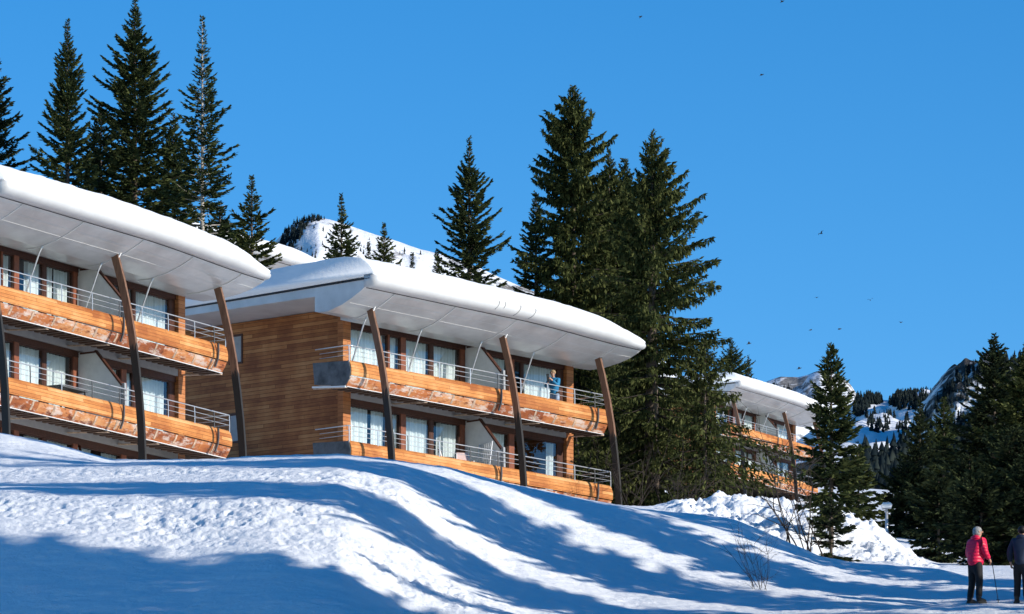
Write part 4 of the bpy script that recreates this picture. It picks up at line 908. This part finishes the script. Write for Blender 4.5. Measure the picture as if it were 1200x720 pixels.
def quilted(name, col):
    t = NT(name); tc = t.n('ShaderNodeTexCoord'); sp = t.n('ShaderNodeSeparateXYZ'); t.l(tc.outputs['Object'], sp.inputs[0])
    wv = t.math('ABSOLUTE', t.math('SINE', t.math('MULTIPLY', sp.outputs[2], 3.1416/0.075))); nz = t.noise(tc.outputs['Object'], 14, 4, 0.6)
    t.bsdf(t.mix(t.math('MULTIPLY', nz, 0.5), col, tuple(c*0.7 for c in col)), 0.45, t.math('ADD', wv, t.math('MULTIPLY', nz, 0.9)), 0.45, 0.02, spec=0.4); return t.m
black = m_plain('black_cloth', (0.012, 0.012, 0.014), 0.8, 0.4); shoeb = m_plain('dark_shoe', (0.02, 0.02, 0.022), 0.6, 0.3)
Yp = 114.3; Xp = at(1143, Yp); zp = gz(Xp, Yp)
stand = dict(lel=(0.02, 0.25, 1.13), lwr=(0.16, 0.22, 0.96), rel=(0.05, -0.25, 1.14), rwr=(0.25, -0.20, 0.99), lkn=(0.02, 0.12, 0.49), rkn=(0.02, -0.11, 0.49), lan=(-0.02, 0.15, 0.10), ran=(-0.02, -0.13, 0.10), lean=0.03)
rz = math.radians(40)
person('person in a quilted pink red jacket, black trousers and grey cap holding a walking pole', (Xp, Yp, zp), rz, stand, quilted('pink_red_jacket', (0.78, 0.012, 0.075)), black, shoeb, m_plain('grey_knit', (0.30, 0.31, 0.31), 0.9, 0.5, 30), H=1.69, hat='cap', puffy=1.15, head_turn=-0.5)
def pole(label, p0, p1):
    r = MB(); p0 = Vector(p0); p1 = Vector(p1); o = empty('walking_pole', p1); tag(o, label, 'walking pole'); d = p0-p1
    r.tube([(0, 0, 0), d*0.9], 0.009, 6); r.build('shaft', M['dsteel'], o)
    g = MB(); g.tube([d*0.88, d*1.04], 0.017, 8); g.ball(d*1.05, 0.02, 0.02, 0.02, 8, 6); g.build('grip', shoeb, o)
    b = MB(); b.ball(d*0.06, 0.045, 0.045, 0.010, 12, 4); b.build('basket', shoeb, o)
Rm = Matrix.Rotation(rz, 3, 'Z'); hand = Vector((Xp, Yp, zp))+Rm @ Vector((0.33, -0.19, 0.97))
tip = Vector((at(1170, Yp+0.15), Yp+0.15, gz(at(1170, Yp+0.15), Yp+0.15)))
pole('thin dark walking pole slanting from the hand of the walker in red', hand, tip)
Yq = 114.2; Xq = at(1197, Yq); zq = gz(Xq, Yq)
st2 = dict(lel=(-0.02, 0.27, 1.14), lwr=(0.10, 0.27, 0.93), rel=(0.0, -0.26, 1.14), rwr=(0.20, -0.22, 0.98), lkn=(0.05, 0.10, 0.49), rkn=(0.0, -0.10, 0.49), lan=(0.02, 0.11, 0.10), ran=(-0.04, -0.12, 0.10), lean=0.03)
person('person in a dark navy jacket at the right edge of the photo, back turned', (Xq, Yq, zq), math.radians(70), st2, m_plain('navy_jacket', (0.018, 0.028, 0.055), 0.7, 0.3), black, m_plain('worn_boot', (0.04, 0.035, 0.03), 0.7, 0.6, 20), m_plain('black_hair', (0.010, 0.009, 0.009), 0.6), H=1.70, puffy=1.08)
# person on the upper balcony of the middle chalet, facing left along the balcony
pb = loc2(10.62, 0.98, 2.60)
st3 = dict(lel=(0.28, 0.23, 1.16), lwr=(0.47, 0.10, 1.33), rel=(0.24, -0.24, 1.14), rwr=(0.44, -0.10, 1.20), lkn=(0.06, 0.10, 0.49), rkn=(0.03, -0.10, 0.49), lan=(-0.02, 0.11, 0.10), ran=(-0.04, -0.11, 0.10), lean=0.09, curl=0.9)
person('person in a blue top and pale jeans leaning over something on the upper balcony', pb, RZ2+math.pi+0.25, st3, m_plain('blue_top', (0.015, 0.17, 0.34), 0.7, 0.15), m_plain('pale_jeans', (0.30, 0.38, 0.50), 0.8, 0.2), shoeb, m_plain('fair_hair', (0.30, 0.20, 0.11), 0.6, 0.3), H=1.74, collar=False, belt=black, puffy=0.95)
Rb = Matrix.Rotation(RZ2+math.pi+0.25, 3, 'Z')
cp = pb+(Rb @ Vector((0.56, 0.0, 1.40)))*1.02
m = MB(); m.box(-0.02, 0.02, -0.05, 0.05, -0.14, 0.14); m.ball((0.03, 0, 0.06), 0.025, 0.03, 0.03, 8, 6)
ph = m.build('camera', M['dsteel'], None); ph.name = 'hand_camera'; ph.location = cp; ph.rotation_euler = (0, 0.3, RZ2+math.pi+0.25); tag(ph, 'dark camera held up by the person in blue on the balcony', 'camera')
